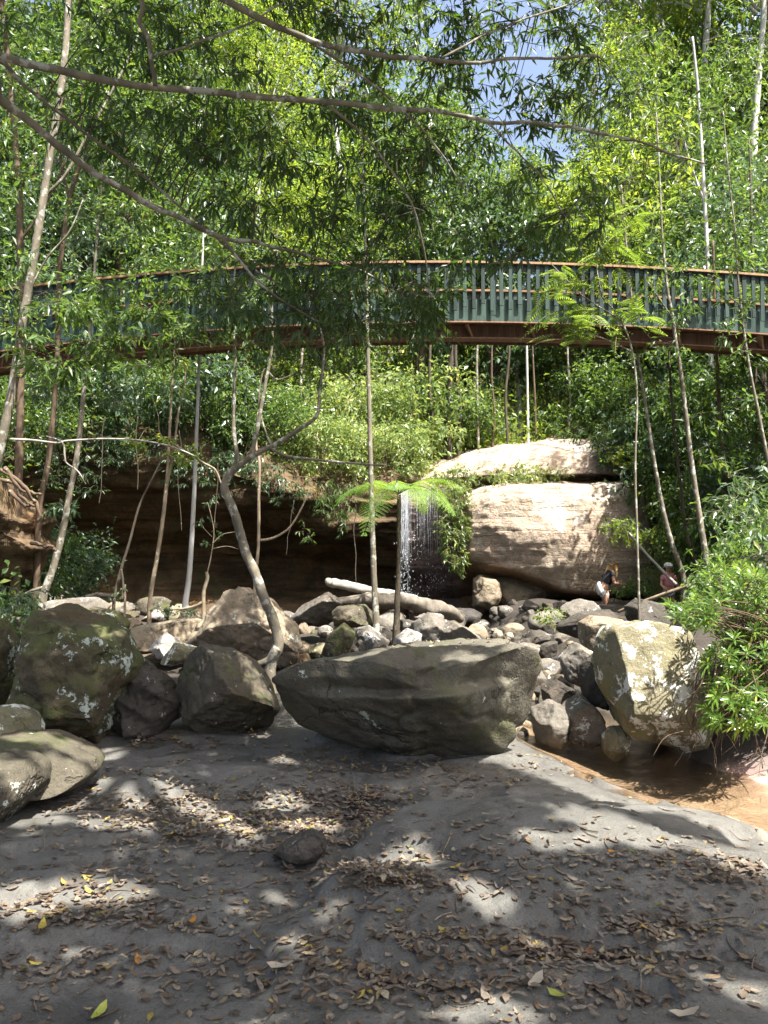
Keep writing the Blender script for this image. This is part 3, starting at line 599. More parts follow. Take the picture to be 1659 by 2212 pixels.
d4 = q((1345, 21.5), (1320, 22.8), (1302, 22.8), (1290, 21.8), (1274, 20.8), (1160, 20.5), (1080, 20.65), (1048, 20.9), (1044, 21.3), (1040, 23.4), (1030, 23.4), (1025, 22.2), (988, 22.6), (958, 23.9), (952, 25.5), (950, 33))
d5 = q((1345, 21.5), (1325, 22.6), (1312, 22.6), (1298, 21.8), (1285, 20.8), (1160, 20.5), (1080, 20.65), (1046, 20.9), (1042, 21.3), (1039, 23.3), (1030, 23.3), (1025, 22.1), (984, 22.4), (948, 23.8), (942, 25.5), (940, 33))
d6 = q((1345, 21.5), (1325, 22.6), (1306, 22.6), (1288, 21.8), (1268, 20.9), (1160, 20.7), (1080, 20.8), (1046, 21.1), (1042, 21.5), (1039, 23.3), (1030, 23.3), (1025, 22.3), (988, 22.7), (952, 24), (946, 25.5), (944, 33))
d7 = [(a_, b_ + .7) for a_, b_ in d6]; d8 = [(a_, b_ + 2.6) for a_, b_ in d6]
dome = profile('rock_dome', 'sunlit flat-faced sandstone block with an undercut lip beside the waterfall', 'rock face', [(885, d0), (912, d0), (965, d1), (994, d1), (1010, d2), (1050, d2b), (1110, d3), (1200, d4), (1290, d5), (1385, d6), (1425, d7), (1470, d8), (1700, d8)], 420, 300, R_dome, .11, 8.0, .035)
dv = np.empty(len(dome.data.vertices) * 3, np.float32); dome.data.vertices.foreach_get('co', dv); dv = dv.reshape(-1, 3); du_, dv_ = proj(dv)
zn = np.zeros((len(dv), 4), np.float32); zn[:, 3] = 1; nz_ = 30 * fbm(dv * [.8, .8, .25], 3)
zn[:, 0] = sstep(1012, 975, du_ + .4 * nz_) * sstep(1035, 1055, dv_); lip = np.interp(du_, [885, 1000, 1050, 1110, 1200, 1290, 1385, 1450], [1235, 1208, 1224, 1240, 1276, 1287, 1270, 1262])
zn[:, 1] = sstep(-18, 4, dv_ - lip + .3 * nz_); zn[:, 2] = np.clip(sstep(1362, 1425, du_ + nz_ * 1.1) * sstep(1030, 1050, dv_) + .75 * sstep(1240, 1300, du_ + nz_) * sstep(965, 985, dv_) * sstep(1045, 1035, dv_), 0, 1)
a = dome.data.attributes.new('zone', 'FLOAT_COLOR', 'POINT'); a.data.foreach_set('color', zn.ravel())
# ------------------------------------------------------------------ footbridge
def paint(name, c1, c2, rough=.6):
    m, nt, out = newmat(name); P = pos(nt)
    mp = N_(nt, 'ShaderNodeMapping'); nt.links.new(P, mp.inputs[0]); mp.inputs['Scale'].default_value = (6, 6, .8)
    a = noise(nt, 2.2, 5, .65, mp.outputs[0]); oi = N_(nt, 'ShaderNodeObjectInfo')
    col = mixc(nt, ramp(nt, a, [(.4, 0), (.7, 1)]), c1, c2)
    hs = N_(nt, 'ShaderNodeHueSaturation'); nt.links.new(col, hs.inputs['Color'])
    nt.links.new(math_(nt, 'ADD', math_(nt, 'MULTIPLY', oi.outputs['Random'], 1.1), .5), hs.inputs['Value']); nt.links.new(math_(nt, 'ADD', math_(nt, 'MULTIPLY', oi.outputs['Random'], -.3), 1.0), hs.inputs['Saturation'])
    princ(nt, out, hs.outputs[0], rough, .35, a, .2, .01); return m
M_teal = paint('teal_paint', (.004, .021, .016), (.014, .046, .036))
M_board = paint('weathered_teal_board', (.007, .030, .020), (.028, .07, .052))
M_rail = paint('rail_timber', (.30, .17, .075), (.48, .30, .15), .7)
M_rust = paint('rusted_steel', (.06, .024, .012), (.14, .06, .028), .75)
M_rustl = paint('rusted_flange', (.22, .10, .05), (.36, .19, .10), .75)
AX, ZT, KQ = 2.1, float(px(1010, 567, 14.09)[2]), .0062
by = lambda x: 14.0 + .045 * x
bz = lambda x: ZT - np.where(np.asarray(x) < AX, .0081, .0060) * (x - AX) ** 2
X0, X1 = -9.6, 9.9
bridge = thing('footbridge', 'arched green timber footbridge on a rusty steel girder crossing above the creek', 'footbridge', (0, by(0), 0))
def sweep(prof, y0=0.0, x0=X0, x1=X1, n=60):
    """closed section prof [(dy, dz)] swept along the arch"""
    xs_ = np.linspace(x0, x1, n); pr = np.array(prof, float); k = len(pr)
    V = np.stack([np.repeat(xs_, k), np.repeat(by(xs_), k) + np.tile(pr[:, 0], n) + y0, np.repeat(bz(xs_), k) + np.tile(pr[:, 1], n)], 1)
    i = np.arange(n - 1)[:, None] * k; j = np.arange(k)[None]; F = np.stack([i + j, i + (j + 1) % k, i + k + (j + 1) % k, i + k + j], -1).reshape(-1, 4)
    return V, [F, np.array([[0, 3, 2, 1]]), np.array([[0, 1, 2, 3]]) + (n - 1) * k] if k == 4 else [F]
rect = lambda a, b, c, d: [(a, c), (b, c), (b, d), (a, d)]
OFF = np.array([0, by(0), 0])
for side, y0 in (('near', 0.0), ('far', 1.5)):
    rl = MB().add(*sweep(rect(-.015, .03, -.16, -.045), y0)).build('railing', M_teal, bridge, False, OFF)
    cap = MB().add(*sweep(rect(-.08, .09, -.04, .0), y0)).build('handrail', M_rail, rl, False, OFF); cap['label'] = 'orange-brown timber handrail'
    n = int((X1 - X0) / .172)
    if side == 'near':
        base = MB().box((0, 0, 0), (.037, .013, .5)).build('baluster', M_teal, rl, False); bevel(base, .004, 1)
        for k in range(n):
            if k >= 98: break
            b = base if k == 0 else base.copy()
            if k: COL.objects.link(b); b.parent = rl
            x = -8.3 + .172 * k; ln = .78 + (.12, .02, .08, -.03)[k % 4] + rng.uniform(-.02, .02)
            b.location = (x, by(x) - .030 - OFF[1], bz(x) - .045 - ln / 2); b.scale = (rng.uniform(.9, 1.1), 1, ln); b.rotation_euler = (0, rng.normal(0, .008), 0)
    else:
        mb = MB()
        for k in range(n):
            x = X0 + .1 + .172 * k; mb.box((x, by(x) + y0 - .03, bz(x) - .45), (.037, .013, .4))
        far_b = mb.build('balusters', M_teal, rl, False, OFF); far_b['kind'] = 'stuff'
    for k in range(11):
        x = X0 + .5 + 1.86 * k; pst = MB().box((x, by(x) + y0 + .08, bz(x) - .52), (.05, .045, .47)).build('post', M_teal, rl, False, OFF)
for y0, lo in ((.06, -1.11), (1.40, -1.0)):
    MB().add(*sweep(rect(-.02, .02, lo, -.69), y0)).build('fascia_board', M_board, bridge, False, OFF)
gd = MB().add(*sweep(rect(-.10, .10, -1.085, -1.065), .42)).add(*sweep(rect(-.008, .008, -1.335, -1.085), .42)).add(*sweep(rect(-.008, .008, -1.3, -1.085), .95)).build('girder', M_rust, bridge, False, OFF)
MB().add(*sweep(rect(-.12, .12, -1.36, -1.335), .42)).build('flange', M_rustl, gd, False, OFF)
MB().add(*sweep(rect(-.03, .06, -1.135, -1.112), .06)).build('edge_beam', M_rustl, bridge, False, OFF)
MB().add(*sweep(rect(.085, 1.375, -1.06, -1.0), 0)).build('deck', M_rail, bridge, False, OFF)
for k in range(13):
    x = -8.6 + 1.42 * k + (.22 if k % 2 else 0); z = bz(x)
    mb = MB()
    V = np.array([[0, -.27, -1.09], [0, .0, -1.09], [0, .0, -1.33], [0, -.03, -1.33]]); h = .016
    VV = np.concatenate([V + [h, 0, 0], V - [h, 0, 0]]); VV += [x, by(x) + .41, z]
    VV[[2, 3, 6, 7], 0] += .14 * (1 if x > 0 else -1) * 1.0
    mb.add(VV, [np.array([[0, 1, 2, 3], [7, 6, 5, 4], [0, 4, 5, 1], [1, 5, 6, 2], [2, 6, 7, 3], [3, 7, 4, 0]])])
    mb.build('stiffener', M_rustl, bridge, False, OFF)

# ------------------------------------------------------------------ hero trunks
BR = []        # branch sample points, used to attach twigs
def path(pts, Y):
    p = np.array(pts, float); Y = np.broadcast_to(np.asarray(Y, float), len(p)) if np.ndim(Y) == 0 else np.interp(np.linspace(0, 1, len(p)), np.linspace(0, 1, len(Y)), Y)
    return px(p[:, 0], p[:, 1], Y)
def hero_tree(name, label, stems, mat, cat='tree', group=None, rough=.18, wob=.0, seed=0, ground_base=True):
    """stems: list of (pixels, Y, radius px start, end, partname); first is the trunk"""
    base = path(stems[0][0], stems[0][1])[0]; zg = float(gz(base[0], base[1]) if base[1] < 24 else hz(base[0], base[1])); low = base.copy(); low[2] = min(base[2], zg); grow_ = base[2] - zg > .06; first_ = base; base = low
    t = thing(name, label, cat, base, group)
    objs = []
    for k, (pts, Y, r0, r1, nm) in enumerate(stems):
        P = path(pts, Y); y = P[:, 1].mean(); R = .66 * np.linspace(r0, r1, len(P)) / FP * y
        if k == 0 and ground_base: P = np.vstack([low - [0, 0, .25], low, P]) if grow_ else np.vstack([P[0] - [0, 0, .25], P]); R = np.concatenate([[R[0] * 1.25] * (2 if grow_ else 1), R])
        V, F = tube(P, R, n=max(24, len(P) * 9), k=10, wob=wob, rough=rough, seed=seed + k, flare=1.1 if k == 0 and ground_base else 0)
        objs.append(MB().add(V, F).build(nm, mat, t, True, base)); BR.append((name, P))
    return t
t_crook = hero_tree('tree', 'crooked grey-barked tree that bends and forks above the angular brown boulder', [
    ([(582, 1440), (600, 1395), (592, 1345), (570, 1292), (552, 1240), (530, 1190), (507, 1110), (486, 1060), (490, 1034), (508, 1010)], 9.0, 18.5, 13, 'trunk'),
    ([(500, 1022), (512, 990), (505, 935), (506, 850), (508, 770), (502, 660), (510, 560)], 9.0, 9, 3, 'branch'),
    ([(508, 1012), (545, 985), (600, 957), (650, 925), (684, 898), (690, 850), (700, 760), (690, 700)], 9.0, 11, 2.5, 'branch'),
    ([(542, 990), (555, 930), (566, 870), (575, 820), (588, 740), (586, 620), (600, 540)], 9.05, 8, 3, 'branch'),
    ([(600, 957), (585, 960), (560, 880), (570, 800), (600, 820), (650, 800)], 9.1, 4, 2, 'branch'),
    ([(585, 968), (620, 985), (700, 995), (790, 1003), (835, 1004)], 9.0, 5.5, 3, 'branch'),
    ([(600, 1400), (580, 1425), (545, 1438), (510, 1446)], 8.95, 15, 5, 'root')], B_grey, seed=1)
hero_tree('tree', 'smooth pale grey pole-straight trunk in front of the cave', [
    ([(400, 1306), (408, 1250), (415, 1150), (420, 1050), (424, 950), (428, 850), (432, 700), (438, 540), (442, 430)], 15.0, 9.5, 3, 'trunk')], B_pale, rough=.06, seed=2)
hero_tree('tree', 'slender tan trunk splitting into two upright stems left of the pale pole', [
    ([(324, 1296), (340, 1200), (352, 1120), (360, 1045)], 14.0, 7, 6.5, 'trunk'),
    ([(360, 1047), (364, 980), (368, 900), (372, 830), (376, 770), (380, 690)], 14.0, 5.5, 3, 'branch'),
    ([(360, 1047), (374, 985), (384, 900), (396, 840), (402, 790)], 14.0, 5, 2.5, 'branch'),
    ([(365, 960), (345, 935), (342, 900), (330, 860)], 14.0, 2.2, 1, 'branch'),
    ([(368, 955), (400, 975), (440, 1000), (465, 1015), (478, 1045)], 13.9, 4, 3, 'branch')], B_tan, seed=3)
hero_tree('tree', 'dark slanting trunk rising from the left bank beside the sandstone outcrop', [
    ([(92, 1296), (112, 1235), (135, 1150), (148, 1080), (165, 990), (176, 900), (184, 810), (195, 700), (206, 560), (216, 430), (224, 330)], 12.0, 12.5, 3, 'trunk'),
    ([(92, 1270), (72, 1275), (48, 1285), (20, 1290)], 12, 6, 3, 'root')], B_grey, seed=4)
hero_tree('tree', 'thin crooked dark stem left of the two-stemmed tan trunk', [
    ([(246, 1305), (260, 1235), (280, 1170), (302, 1090), (336, 1020), (352, 985)], 12.5, 5.5, 2.5, 'trunk'),
    ([(262, 1230), (266, 1265), (264, 1295)], 12.4, 3.5, 4, 'stem')], B_dark, seed=5)
hero_tree('tree', 'straight slim grey trunk between the crooked tree and the tree fern', [
    ([(812, 1332), (808, 1250), (804, 1120), (800, 980), (797, 850), (793, 700), (790, 560), (786, 420), (783, 300), (780, 190)], 12.2, 10.5, 2.5, 'trunk')], B_grey, rough=.1, seed=6)
hero_tree('tree', 'thin mossy upright stem just right of the crooked trunk with one curved side branch', [
    ([(548, 1330), (552, 1240), (558, 1180), (559, 1080), (560, 1000), (553, 960), (558, 890)], 11.5, 6, 4, 'trunk'),
    ([(555, 1168), (590, 1162), (625, 1140), (650, 1100), (668, 1060)], 11.5, 4.5, 2.5, 'branch')], B_tan, seed=7)
hero_tree('dead_sapling', 'small bare stump sprouting a thin twiggy sapling left of the angular boulder', [
    ([(440, 1318), (440, 1280), (448, 1250), (446, 1235)], 11.5, 7, 5, 'stump'),
    ([(447, 1240), (456, 1200), (462, 1150), (455, 1110), (448, 1085)], 11.5, 2.2, 1, 'stem'),
    ([(459, 1175), (480, 1155), (510, 1148), (525, 1140)], 11.5, 1.2, .6, 'twig'),
    ([(460, 1185), (490, 1180), (515, 1186)], 11.5, 1.2, .6, 'twig'),
    ([(458, 1160), (440, 1140), (432, 1120)], 11.5, 1.2, .6, 'twig'),
    ([(440, 1300), (420, 1310), (395, 1315), (370, 1316)], 11.5, 6, 2, 'root')], B_tan, 'sapling', seed=8)
hero_tree('tree', 'leaning pale trunk at the left edge passing in front of the bridge end', [
    ([(-105, 1500), (-75, 1300), (-25, 1060), (-5, 990), (15, 900), (32, 810), (48, 700), (66, 600), (84, 490), (98, 400), (112, 310), (126, 230), (142, 100), (150, -60)], 8.2, 17, 10, 'trunk'),
    ([(58, 640), (100, 560), (150, 500), (180, 430)], 8.2, 4, 2, 'branch'),
    ([(90, 430), (140, 380), (185, 300), (230, 220), (290, 100), (310, 20)], 8.3, 6, 3, 'branch')], B_grey, seed=9)
hero_tree('tree', 'rough brown trunk just left of the leaning pale trunk', [
    ([(40, 1020), (44, 850), (46, 700), (44, 560), (42, 430), (34, 320), (24, 200), (12, 80), (0, -60)], 12.0, 12, 9, 'trunk'),
    ([(44, 520), (80, 470), (120, 400), (150, 330)], 12.0, 5, 2.5, 'branch')], B_brown, seed=10)
hero_tree('tree', 'forking brown trunk seen above the left part of the bridge', [
    ([(84, 1110), (104, 1000), (122, 800), (128, 600), (134, 540), (150, 430), (172, 360)], 12.2, 9, 7, 'trunk'),
    ([(150, 430), (130, 330), (138, 200), (150, 60), (158, -60)], 12.2, 5, 3, 'branch'),
    ([(168, 370), (190, 320), (175, 250), (178, 180)], 12.2, 4, 2, 'branch')], B_brown, seed=11)
hero_tree('tree', 'slim dark trunk slanting left in front of the dome, nearest the wooden stick', [
    ([(1476, 1245), (1450, 1170), (1432, 1100), (1415, 1010), (1398, 900), (1386, 820), (1374, 740), (1364, 640), (1350, 500), (1342, 400)], 15.0, 8.5, 2.5, 'trunk')], B_grey, seed=12)
hero_tree('tree', 'taller grey trunk slanting across the right end of the bridge', [
    ([(1530, 1240), (1512, 1120), (1494, 1000), (1482, 900), (1470, 800), (1460, 740), (1452, 680), (1440, 610), (1430, 500), (1424, 360), (1416, 220)], 13.2, 9.5, 2.5, 'trunk'),
    ([(1452, 685), (1420, 640), (1400, 610)], 13.2, 3, 1.5, 'branch')], B_grey, seed=13)
hero_tree('tree', 'thin dark trunk between the two slanting trunks on the right', [
    ([(1512, 1238), (1488, 1170), (1474, 1080), (1462, 980), (1452, 880), (1444, 740), (1440, 600)], 16, 6, 3, 'trunk')], B_dark, seed=14)
hero_tree('tree', 'dark brown trunk standing behind the leafy bush near the right edge', [
    ([(1590, 1235), (1584, 1150), (1572, 1080), (1560, 980), (1552, 850), (1546, 700), (1540, 520)], 16, 11, 4, 'trunk')], B_brown, seed=15)
hero_tree('tree', 'thin leaning grey trunk at the far right crossing the bridge girder', [
    ([(1700, 1200), (1660, 1000), (1640, 900), (1620, 800), (1605, 700), (1594, 600), (1588, 500), (1574, 380), (1562, 240)], 12.8, 6, 2, 'trunk'),
    ([(1600, 660), (1570, 640), (1540, 650)], 12.8, 2.2, 1, 'branch')], B_grey, seed=16)
hero_tree('tree', 'thick dark trunk in the shade above the leafy bush at the right edge', [
    ([(1640, 1230), (1636, 1100), (1634, 960), (1630, 760), (1624, 500), (1618, 300)], 17, 10, 3, 'trunk')], B_dark, seed=17)
hero_tree('tree', 'white-barked trunk high on the right above the bridge rail', [
    ([(1548, 1150), (1540, 900), (1530, 600), (1522, 440), (1514, 300), (1508, 200), (1496, 80)], 20, 9, 4, 'trunk'),
    ([(1522, 440), (1490, 350), (1470, 270)], 20, 5, 3, 'branch')], B_pale, seed=18)
hero_tree('dead_pole', 'short upright stick standing in the pool edge between two slender trunks', [([(270, 1296), (270, 1262)], 14.5, 3.5, 3, 'stem')], B_tan, 'stake', seed=19)

for pts, r, mt, lab in [([(1034, 990), (1032, 900), (1030, 790), (1034, 680)], 5, B_grey, 'slim grey forest trunk rising behind the left shoulder of the dome'), ([(1141, 962), (1140, 880), (1138, 760), (1136, 640)], 4.5, B_pale, 'pale thin forest trunk rising straight behind the dome top'), ([(1158, 960), (1156, 870), (1150, 740), (1152, 640)], 3.5, B_brown, 'thin brown forest trunk just right of the pale one behind the dome'),
        ([(972, 1000), (968, 900), (974, 780), (970, 650)], 11, B_dark, 'thick dark forest trunk behind the waterfall top'), ([(990, 1000), (994, 890), (984, 770), (990, 650)], 7, B_dark, 'dark forest trunk pressed close right of the thick one behind the waterfall'), ([(1062, 985), (1068, 900), (1062, 800), (1066, 660)], 4, B_brown, 'thin brown forest trunk over the left part of the dome'), ([(1098, 970), (1092, 860), (1100, 760), (1098, 650)], 5, B_dark, 'dark forest trunk between the two pale ones behind the dome'),
        ([(930, 1010), (934, 920), (928, 820), (932, 660)], 6, B_dark, 'shadowy forest trunk above the waterfall'), ([(1228, 930), (1232, 860), (1226, 760), (1230, 640)], 4, B_grey, 'grey forest trunk beside the perched dark boulder'), ([(655, 900), (650, 820), (654, 720), (648, 600)], 5, B_grey, 'grey forest trunk above the bright shrubs left of the straight slim trunk')]:
    hero_tree('slim_tree', lab, [(pts, 25.6, r, r * .7, 'trunk')], mt, 'slim tree', seed=len(lab))
def log(name, label, pts, Y, r, mat, seed, rough=.3, cat='log', n=40):
    P = path(pts, Y); y = P[:, 1].mean(); V, F = tube(P, np.array(r) / FP * y, n=n, k=18, rough=rough, seed=seed)
    o = MB().add(V, F).build(name, mat, None, True, P[0]); o.location = P[0]; return tag(o, label, cat)
log('fallen_log', 'pale bleached log end catching the sun behind the straight trunk', [(708, 1256), (722, 1260), (790, 1274), (850, 1285), (900, 1294)], [15.2, 16], (7, 10, 10, 9.5, 8), B_white, 1)
log('fallen_log', 'cracked dark weathered log lying from the trunk toward the dome', [(722, 1300), (800, 1295), (860, 1298), (920, 1309), (965, 1322), (994, 1336)], [13.0, 14.5], (7, 13, 15, 17, 16, 9), B_log, 2, .5)
log('stick', 'long bleached stick leaning diagonally against the right side of the dome', [(1358, 1150), (1400, 1200), (1462, 1264)], [17.5, 16], (2.2, 2.6, 3), B_white, 3, .1, 'stick')
log('fallen_branch', 'thin pale pole lying on the rocks behind the leafy bush', [(1335, 1322), (1400, 1296), (1500, 1262), (1600, 1240)], [15.5, 14], (3.5, 4, 4, 4), B_tan, 4, .1, 'fallen branch')
log('fallen_branch', 'bleached branch reaching level across the left cave front', [(22, 949), (70, 951), (122, 957), (140, 953), (180, 950), (230, 948), (300, 951), (360, 962), (398, 975), (420, 985)], 10.5, (3, 2.6, 2.4, 2.3, 2.2, 2.1, 2, 1.9, 1.7, 1.2), B_white, 5, .1, 'bare branch')
log('fallen_branch', 'short crooked bleached twig dangling below the level branch on the left', [(100, 942), (134, 955), (140, 985), (144, 1000), (168, 1018), (186, 1046)], 10.4, (1, 2, 1.8, 1.8, 1.6, 1), B_white, 6, .1, 'bare branch')
log('stick', 'broken twig lying in the leaf litter of the hollow', [(448, 1782), (470, 1776), (495, 1770)], [4.55, 4.62], (3.5, 5, 4), B_tan, 7, .2, 'stick')
log('fallen_log', 'short grey log lying at the pool edge far left', [(185, 1290), (215, 1286), (248, 1289)], 15, (5, 6, 5), B_log, 8, .2)
# roots over the outcrop
t = thing('tree_root', 'tangle of twisted roots clinging to the top of the left sandstone outcrop', 'tree roots', px(40, 1050, 11.2))
for k, pts in enumerate([[(-30, 1000), (10, 1020), (50, 1048), (70, 1075), (84, 1100), (80, 1125)], [(-20, 1030), (30, 1045), (48, 1075), (75, 1095)], [(10, 1010), (40, 1050), (60, 1062), (88, 1070)], [(20, 1060), (45, 1085), (64, 1092), (78, 1080)], [(68, 1172), (100, 1180), (122, 1188)]]):
    P = path(pts, 11.05); V, F = tube(P, np.linspace(5, 3, len(P)) / FP * 11, n=30, k=7, rough=.25, seed=k, wob=.05); MB().add(V, F).build('root', B_brown, t, True, px(40, 1050, 11.2))

# hanging vines
def vine(label, u, v0, v1, Y, r=1.3, sw=8, seed=0, mat=B_brown):
    vs = np.linspace(v0, v1, 7); g = np.random.default_rng(seed); us = u + np.cumsum(g.normal(0, sw / 3, 7))
    P = path(np.stack([us, vs], 1), Y); V, F = tube(P, np.full(7, r) / FP * Y, n=30, k=5); o = MB().add(V, F).build('vine', mat, None, True, P[0]); o.location = P[0]
    tag(o, label, 'vine', 'bare vines hanging in front of the cave')
VN = [('left of the slanting dark trunk', 60, 640, 1010, 10), ('beside the rough brown left trunk', 72, 660, 1060, 10.5), ('just left of the slanting dark trunk', 128, 850, 1040, 12.5), ('crossing the brown cliff lip far left', 222, 900, 1090, 20.5),
      ('over the dark hollow of the cave', 262, 930, 1110, 20.8), ('between slanting trunk and two-stemmed trunk', 300, 900, 1060, 20.6), ('behind the two-stemmed tan trunk', 384, 930, 1150, 20.6), ('thinnest, left of the crooked fork', 470, 1000, 1140, 20.8), ('right of the thin mossy stem', 640, 1080, 1200, 20.9), ('close beside the straight slim trunk', 770, 1080, 1260, 21.5)]
for k, (s, u, v0, v1, Y) in enumerate(VN): None if k in (0, 1, 4) else vine('thin bare vine hanging ' + s, u, v0, v1, Y, .7 + .35 * (k % 2), 8, k, B_dark)

# ------------------------------------------------------------------ waterfall
m, nt, out = newmat('falling_water')
b = princ(nt, out, (.82, .85, .9), .15, .6); t_ = N_(nt, 'ShaderNodeBsdfTranslucent'); t_.inputs[0].default_value = (.85, .88, .92, 1)
mx = N_(nt, 'ShaderNodeMixShader'); mx.inputs[0].default_value = .45; nt.links.new(b.outputs[0], mx.inputs[1]); nt.links.new(t_.outputs[0], mx.inputs[2]); nt.links.new(mx.outputs[0], out.inputs['Surface'])
M_fall = m
OCT = np.array([[1, 0, 0], [-1, 0, 0], [0, 1, 0], [0, -1, 0], [0, 0, 1], [0, 0, -1.]]); OF = np.array([[0, 2, 4], [2, 1, 4], [1, 3, 4], [3, 0, 4], [2, 0, 5], [1, 2, 5], [3, 1, 5], [0, 3, 5]])
def drops(C, rx, rz):
    n = len(C); V = C[:, None] + OCT[None] * np.stack([rx, rx, rz], 1)[:, None]; return V.reshape(-1, 3), [(np.arange(n)[:, None, None] * 6 + OF[None]).reshape(-1, 3)]
mb = MB()
for k in range(150):
    su = rng.normal(872, 5) if k < 52 else (rng.uniform(878, 964) if k != 84 else rng.normal(906, 9)); t0 = 1050 + .02 * (su - 870) + rng.uniform(0, 14); t1 = rng.uniform(1090, 1215) if k > 20 else rng.uniform(1200, 1300)
    vs = np.linspace(t0, t1, 9); P = px(su + np.cumsum(rng.normal(0, .55, 9)), vs, 22.0 + rng.normal(0, .06) - .12 * (vs - 1050) / 250)
    mb.add(*tube(P, rng.uniform(.0012, .003 if k >= 52 else .0058) * (1 - .6 * np.linspace(0, 1, 9)) * rng.uniform(.35, 1.2, 9), n=40, k=4, wob=.01, seed=k))
n = 480; fr = rng.beta(1.6, 1.0, n); su = np.where(rng.random(n) < .6, rng.normal(872, 7, n), rng.uniform(866, 965, n)); C = px(su, 1060 + fr * 235, 22.0 + rng.normal(0, .1, n) - .15 * fr)
mb.add(*drops(C, rng.uniform(.003, .007, n), rng.uniform(.006, .035, n)))
tag(mb.build('waterfall', M_fall, None, True), 'thin white strands of falling water beside the tree fern', 'waterfall')

# ------------------------------------------------------------------ people
def simple(name, c, rough=.7):
    m, nt, out = newmat(name); princ(nt, out, mixc(nt, noise(nt, 30, 3, .5, pos(nt)), tuple(np.array(c) * .85), c), rough, .3); return m
M_skin = simple('skin', (.50, .27, .18), .5); M_black = simple('black_cloth', (.02, .02, .025)); M_white = simple('white_cloth', (.75, .74, .72)); M_blond = simple('blond_hair', (.55, .33, .14), .45); M_pink = simple('pink_cloth', (.55, .22, .24)); M_grey = simple('grey_cloth', (.32, .32, .36)); M_face = simple('face_detail', (.08, .05, .04))
def skin(name, J, E, mat, parent, lv=2):
    """J: {joint: (xyz, radius)}; the first joint is the root"""
    ks = list(J); me = bpy.data.meshes.new(name); me.from_pydata([J[k][0] for k in ks], [(ks.index(a_), ks.index(b_)) for a_, b_ in E], []); me.materials.append(mat)
    o = bpy.data.objects.new(name, me); COL.objects.link(o); o.parent = parent
    sk = o.modifiers.new('skin', 'SKIN'); sk.use_smooth_shade = True
    for k, vtx in zip(ks, me.skin_vertices[0].data): r = J[k][1]; vtx.radius = (r, r) if np.isscalar(r) else r; vtx.use_root = k == ks[0]
    ss = o.modifiers.new('subsurf', 'SUBSURF'); ss.levels = ss.render_levels = lv; return o
def hand(J, E, wrist, d, up, tag_, s=1.0):
    d = nrm(np.array(d, float)); up = nrm(np.array(up, float)); w = np.array(J[wrist][0]); side = np.cross(d, up)
    J['palm' + tag_] = (tuple(w + d * .05 * s), .018 * s); E.append((wrist, 'palm' + tag_))
    for k, (o_, l) in enumerate(((-.024, .060), (-.008, .072), (.008, .068), (.024, .055))):
        a_ = f'f{k}{tag_}'; b_ = f'g{k}{tag_}'; kn = w + d * .085 * s + side * o_ * s
        J[a_] = (tuple(kn), .008 * s); J[b_] = (tuple(kn + (d * .8 - up * .5) * l * .8 * s), .007 * s); E += [('palm' + tag_, a_), (a_, b_)]
    th_ = w + d * .03 * s - side * .04 * s; J['t' + tag_] = (tuple(th_ + d * .03 * s), .008 * s); E.append(('palm' + tag_, 't' + tag_))
def ball(c, r, name, mat, parent, seed=0, sub=3):
    n_, F_ = ICO[sub]; V = n_ * np.array(r) ; V = V * (1 + .04 * fbm(n_ * 3 + seed, 2))[:, None]; return mk(name, V + np.array(c), F_, mat, parent)
# woman bent forward, seen from her left side, facing right
PY = 19.0; foot = px(1306, 1346, PY); foot = np.array([foot[0], PY, foot[2]])
wm = thing('person', 'long-haired blond person in black top and white shorts bending forward by the dome', 'person', foot)
H = {'pelvis': ((0, 0, .80), (.13, .11)), 'waist': ((.03, 0, .95), .105), 'chest': ((.12, 0, 1.13), (.13, .12)), 'shoulder': ((.18, 0, 1.24), .085), 'neck': ((.225, 0, 1.31), .048), 'skull': ((.27, 0, 1.40), .082), 'crown': ((.275, 0, 1.46), .078), 'nose': ((.362, 0, 1.385), .014), 'chin': ((.32, 0, 1.335), .035)}
EE = [('pelvis', 'waist'), ('waist', 'chest'), ('chest', 'shoulder'), ('shoulder', 'neck'), ('neck', 'skull'), ('skull', 'crown'), ('skull', 'nose'), ('skull', 'chin')]
for s, yy in (('l', -.15), ('r', .15)):
    H['sh' + s] = ((.17, yy, 1.22), .055); H['el' + s] = ((.20, yy * 1.25, .98), .042); H['wr' + s] = ((.41, yy * .9, .95 + (.06 if s == 'r' else 0)), .03)
    H['hip' + s] = ((.0, yy * .6, .74), .095); H['kn' + s] = ((.03 + (.06 if s == 'r' else 0), yy * .65, .44), .062); H['an' + s] = ((-.02, yy * .65, .08), .042); H['toe' + s] = ((.13, yy * .7, .03), .03)
    EE += [('shoulder', 'sh' + s), ('sh' + s, 'el' + s), ('el' + s, 'wr' + s), ('pelvis', 'hip' + s), ('hip' + s, 'kn' + s), ('kn' + s, 'an' + s), ('an' + s, 'toe' + s)]; hand(H, EE, 'wr' + s, (1, 0, .1), (0, 0, 1), s)
skin('body', H, EE, M_skin, wm)
grow = lambda ks, g: {k: (H[k][0], tuple(np.array(H[k][1]) + g) if not np.isscalar(H[k][1]) else H[k][1] + g) for k in ks}
tp = grow(['chest', 'waist', 'shoulder', 'shl', 'shr'], .022)
for s, yy in (('l', -.15), ('r', .15)): tp['ue' + s] = ((.185, yy * 1.14, 1.10), .064)
skin('top', tp, [('waist', 'chest'), ('chest', 'shoulder'), ('shoulder', 'shl'), ('shoulder', 'shr'), ('shl', 'uel'), ('shr', 'uer')], M_black, wm)
sh = grow(['pelvis', 'hipl', 'hipr'], .012); sh['wb'] = ((.015, 0, .88), .118)
for s, yy in (('l', -.15), ('r', .15)): sh['th' + s] = ((.015, yy * .62, .60), .092)
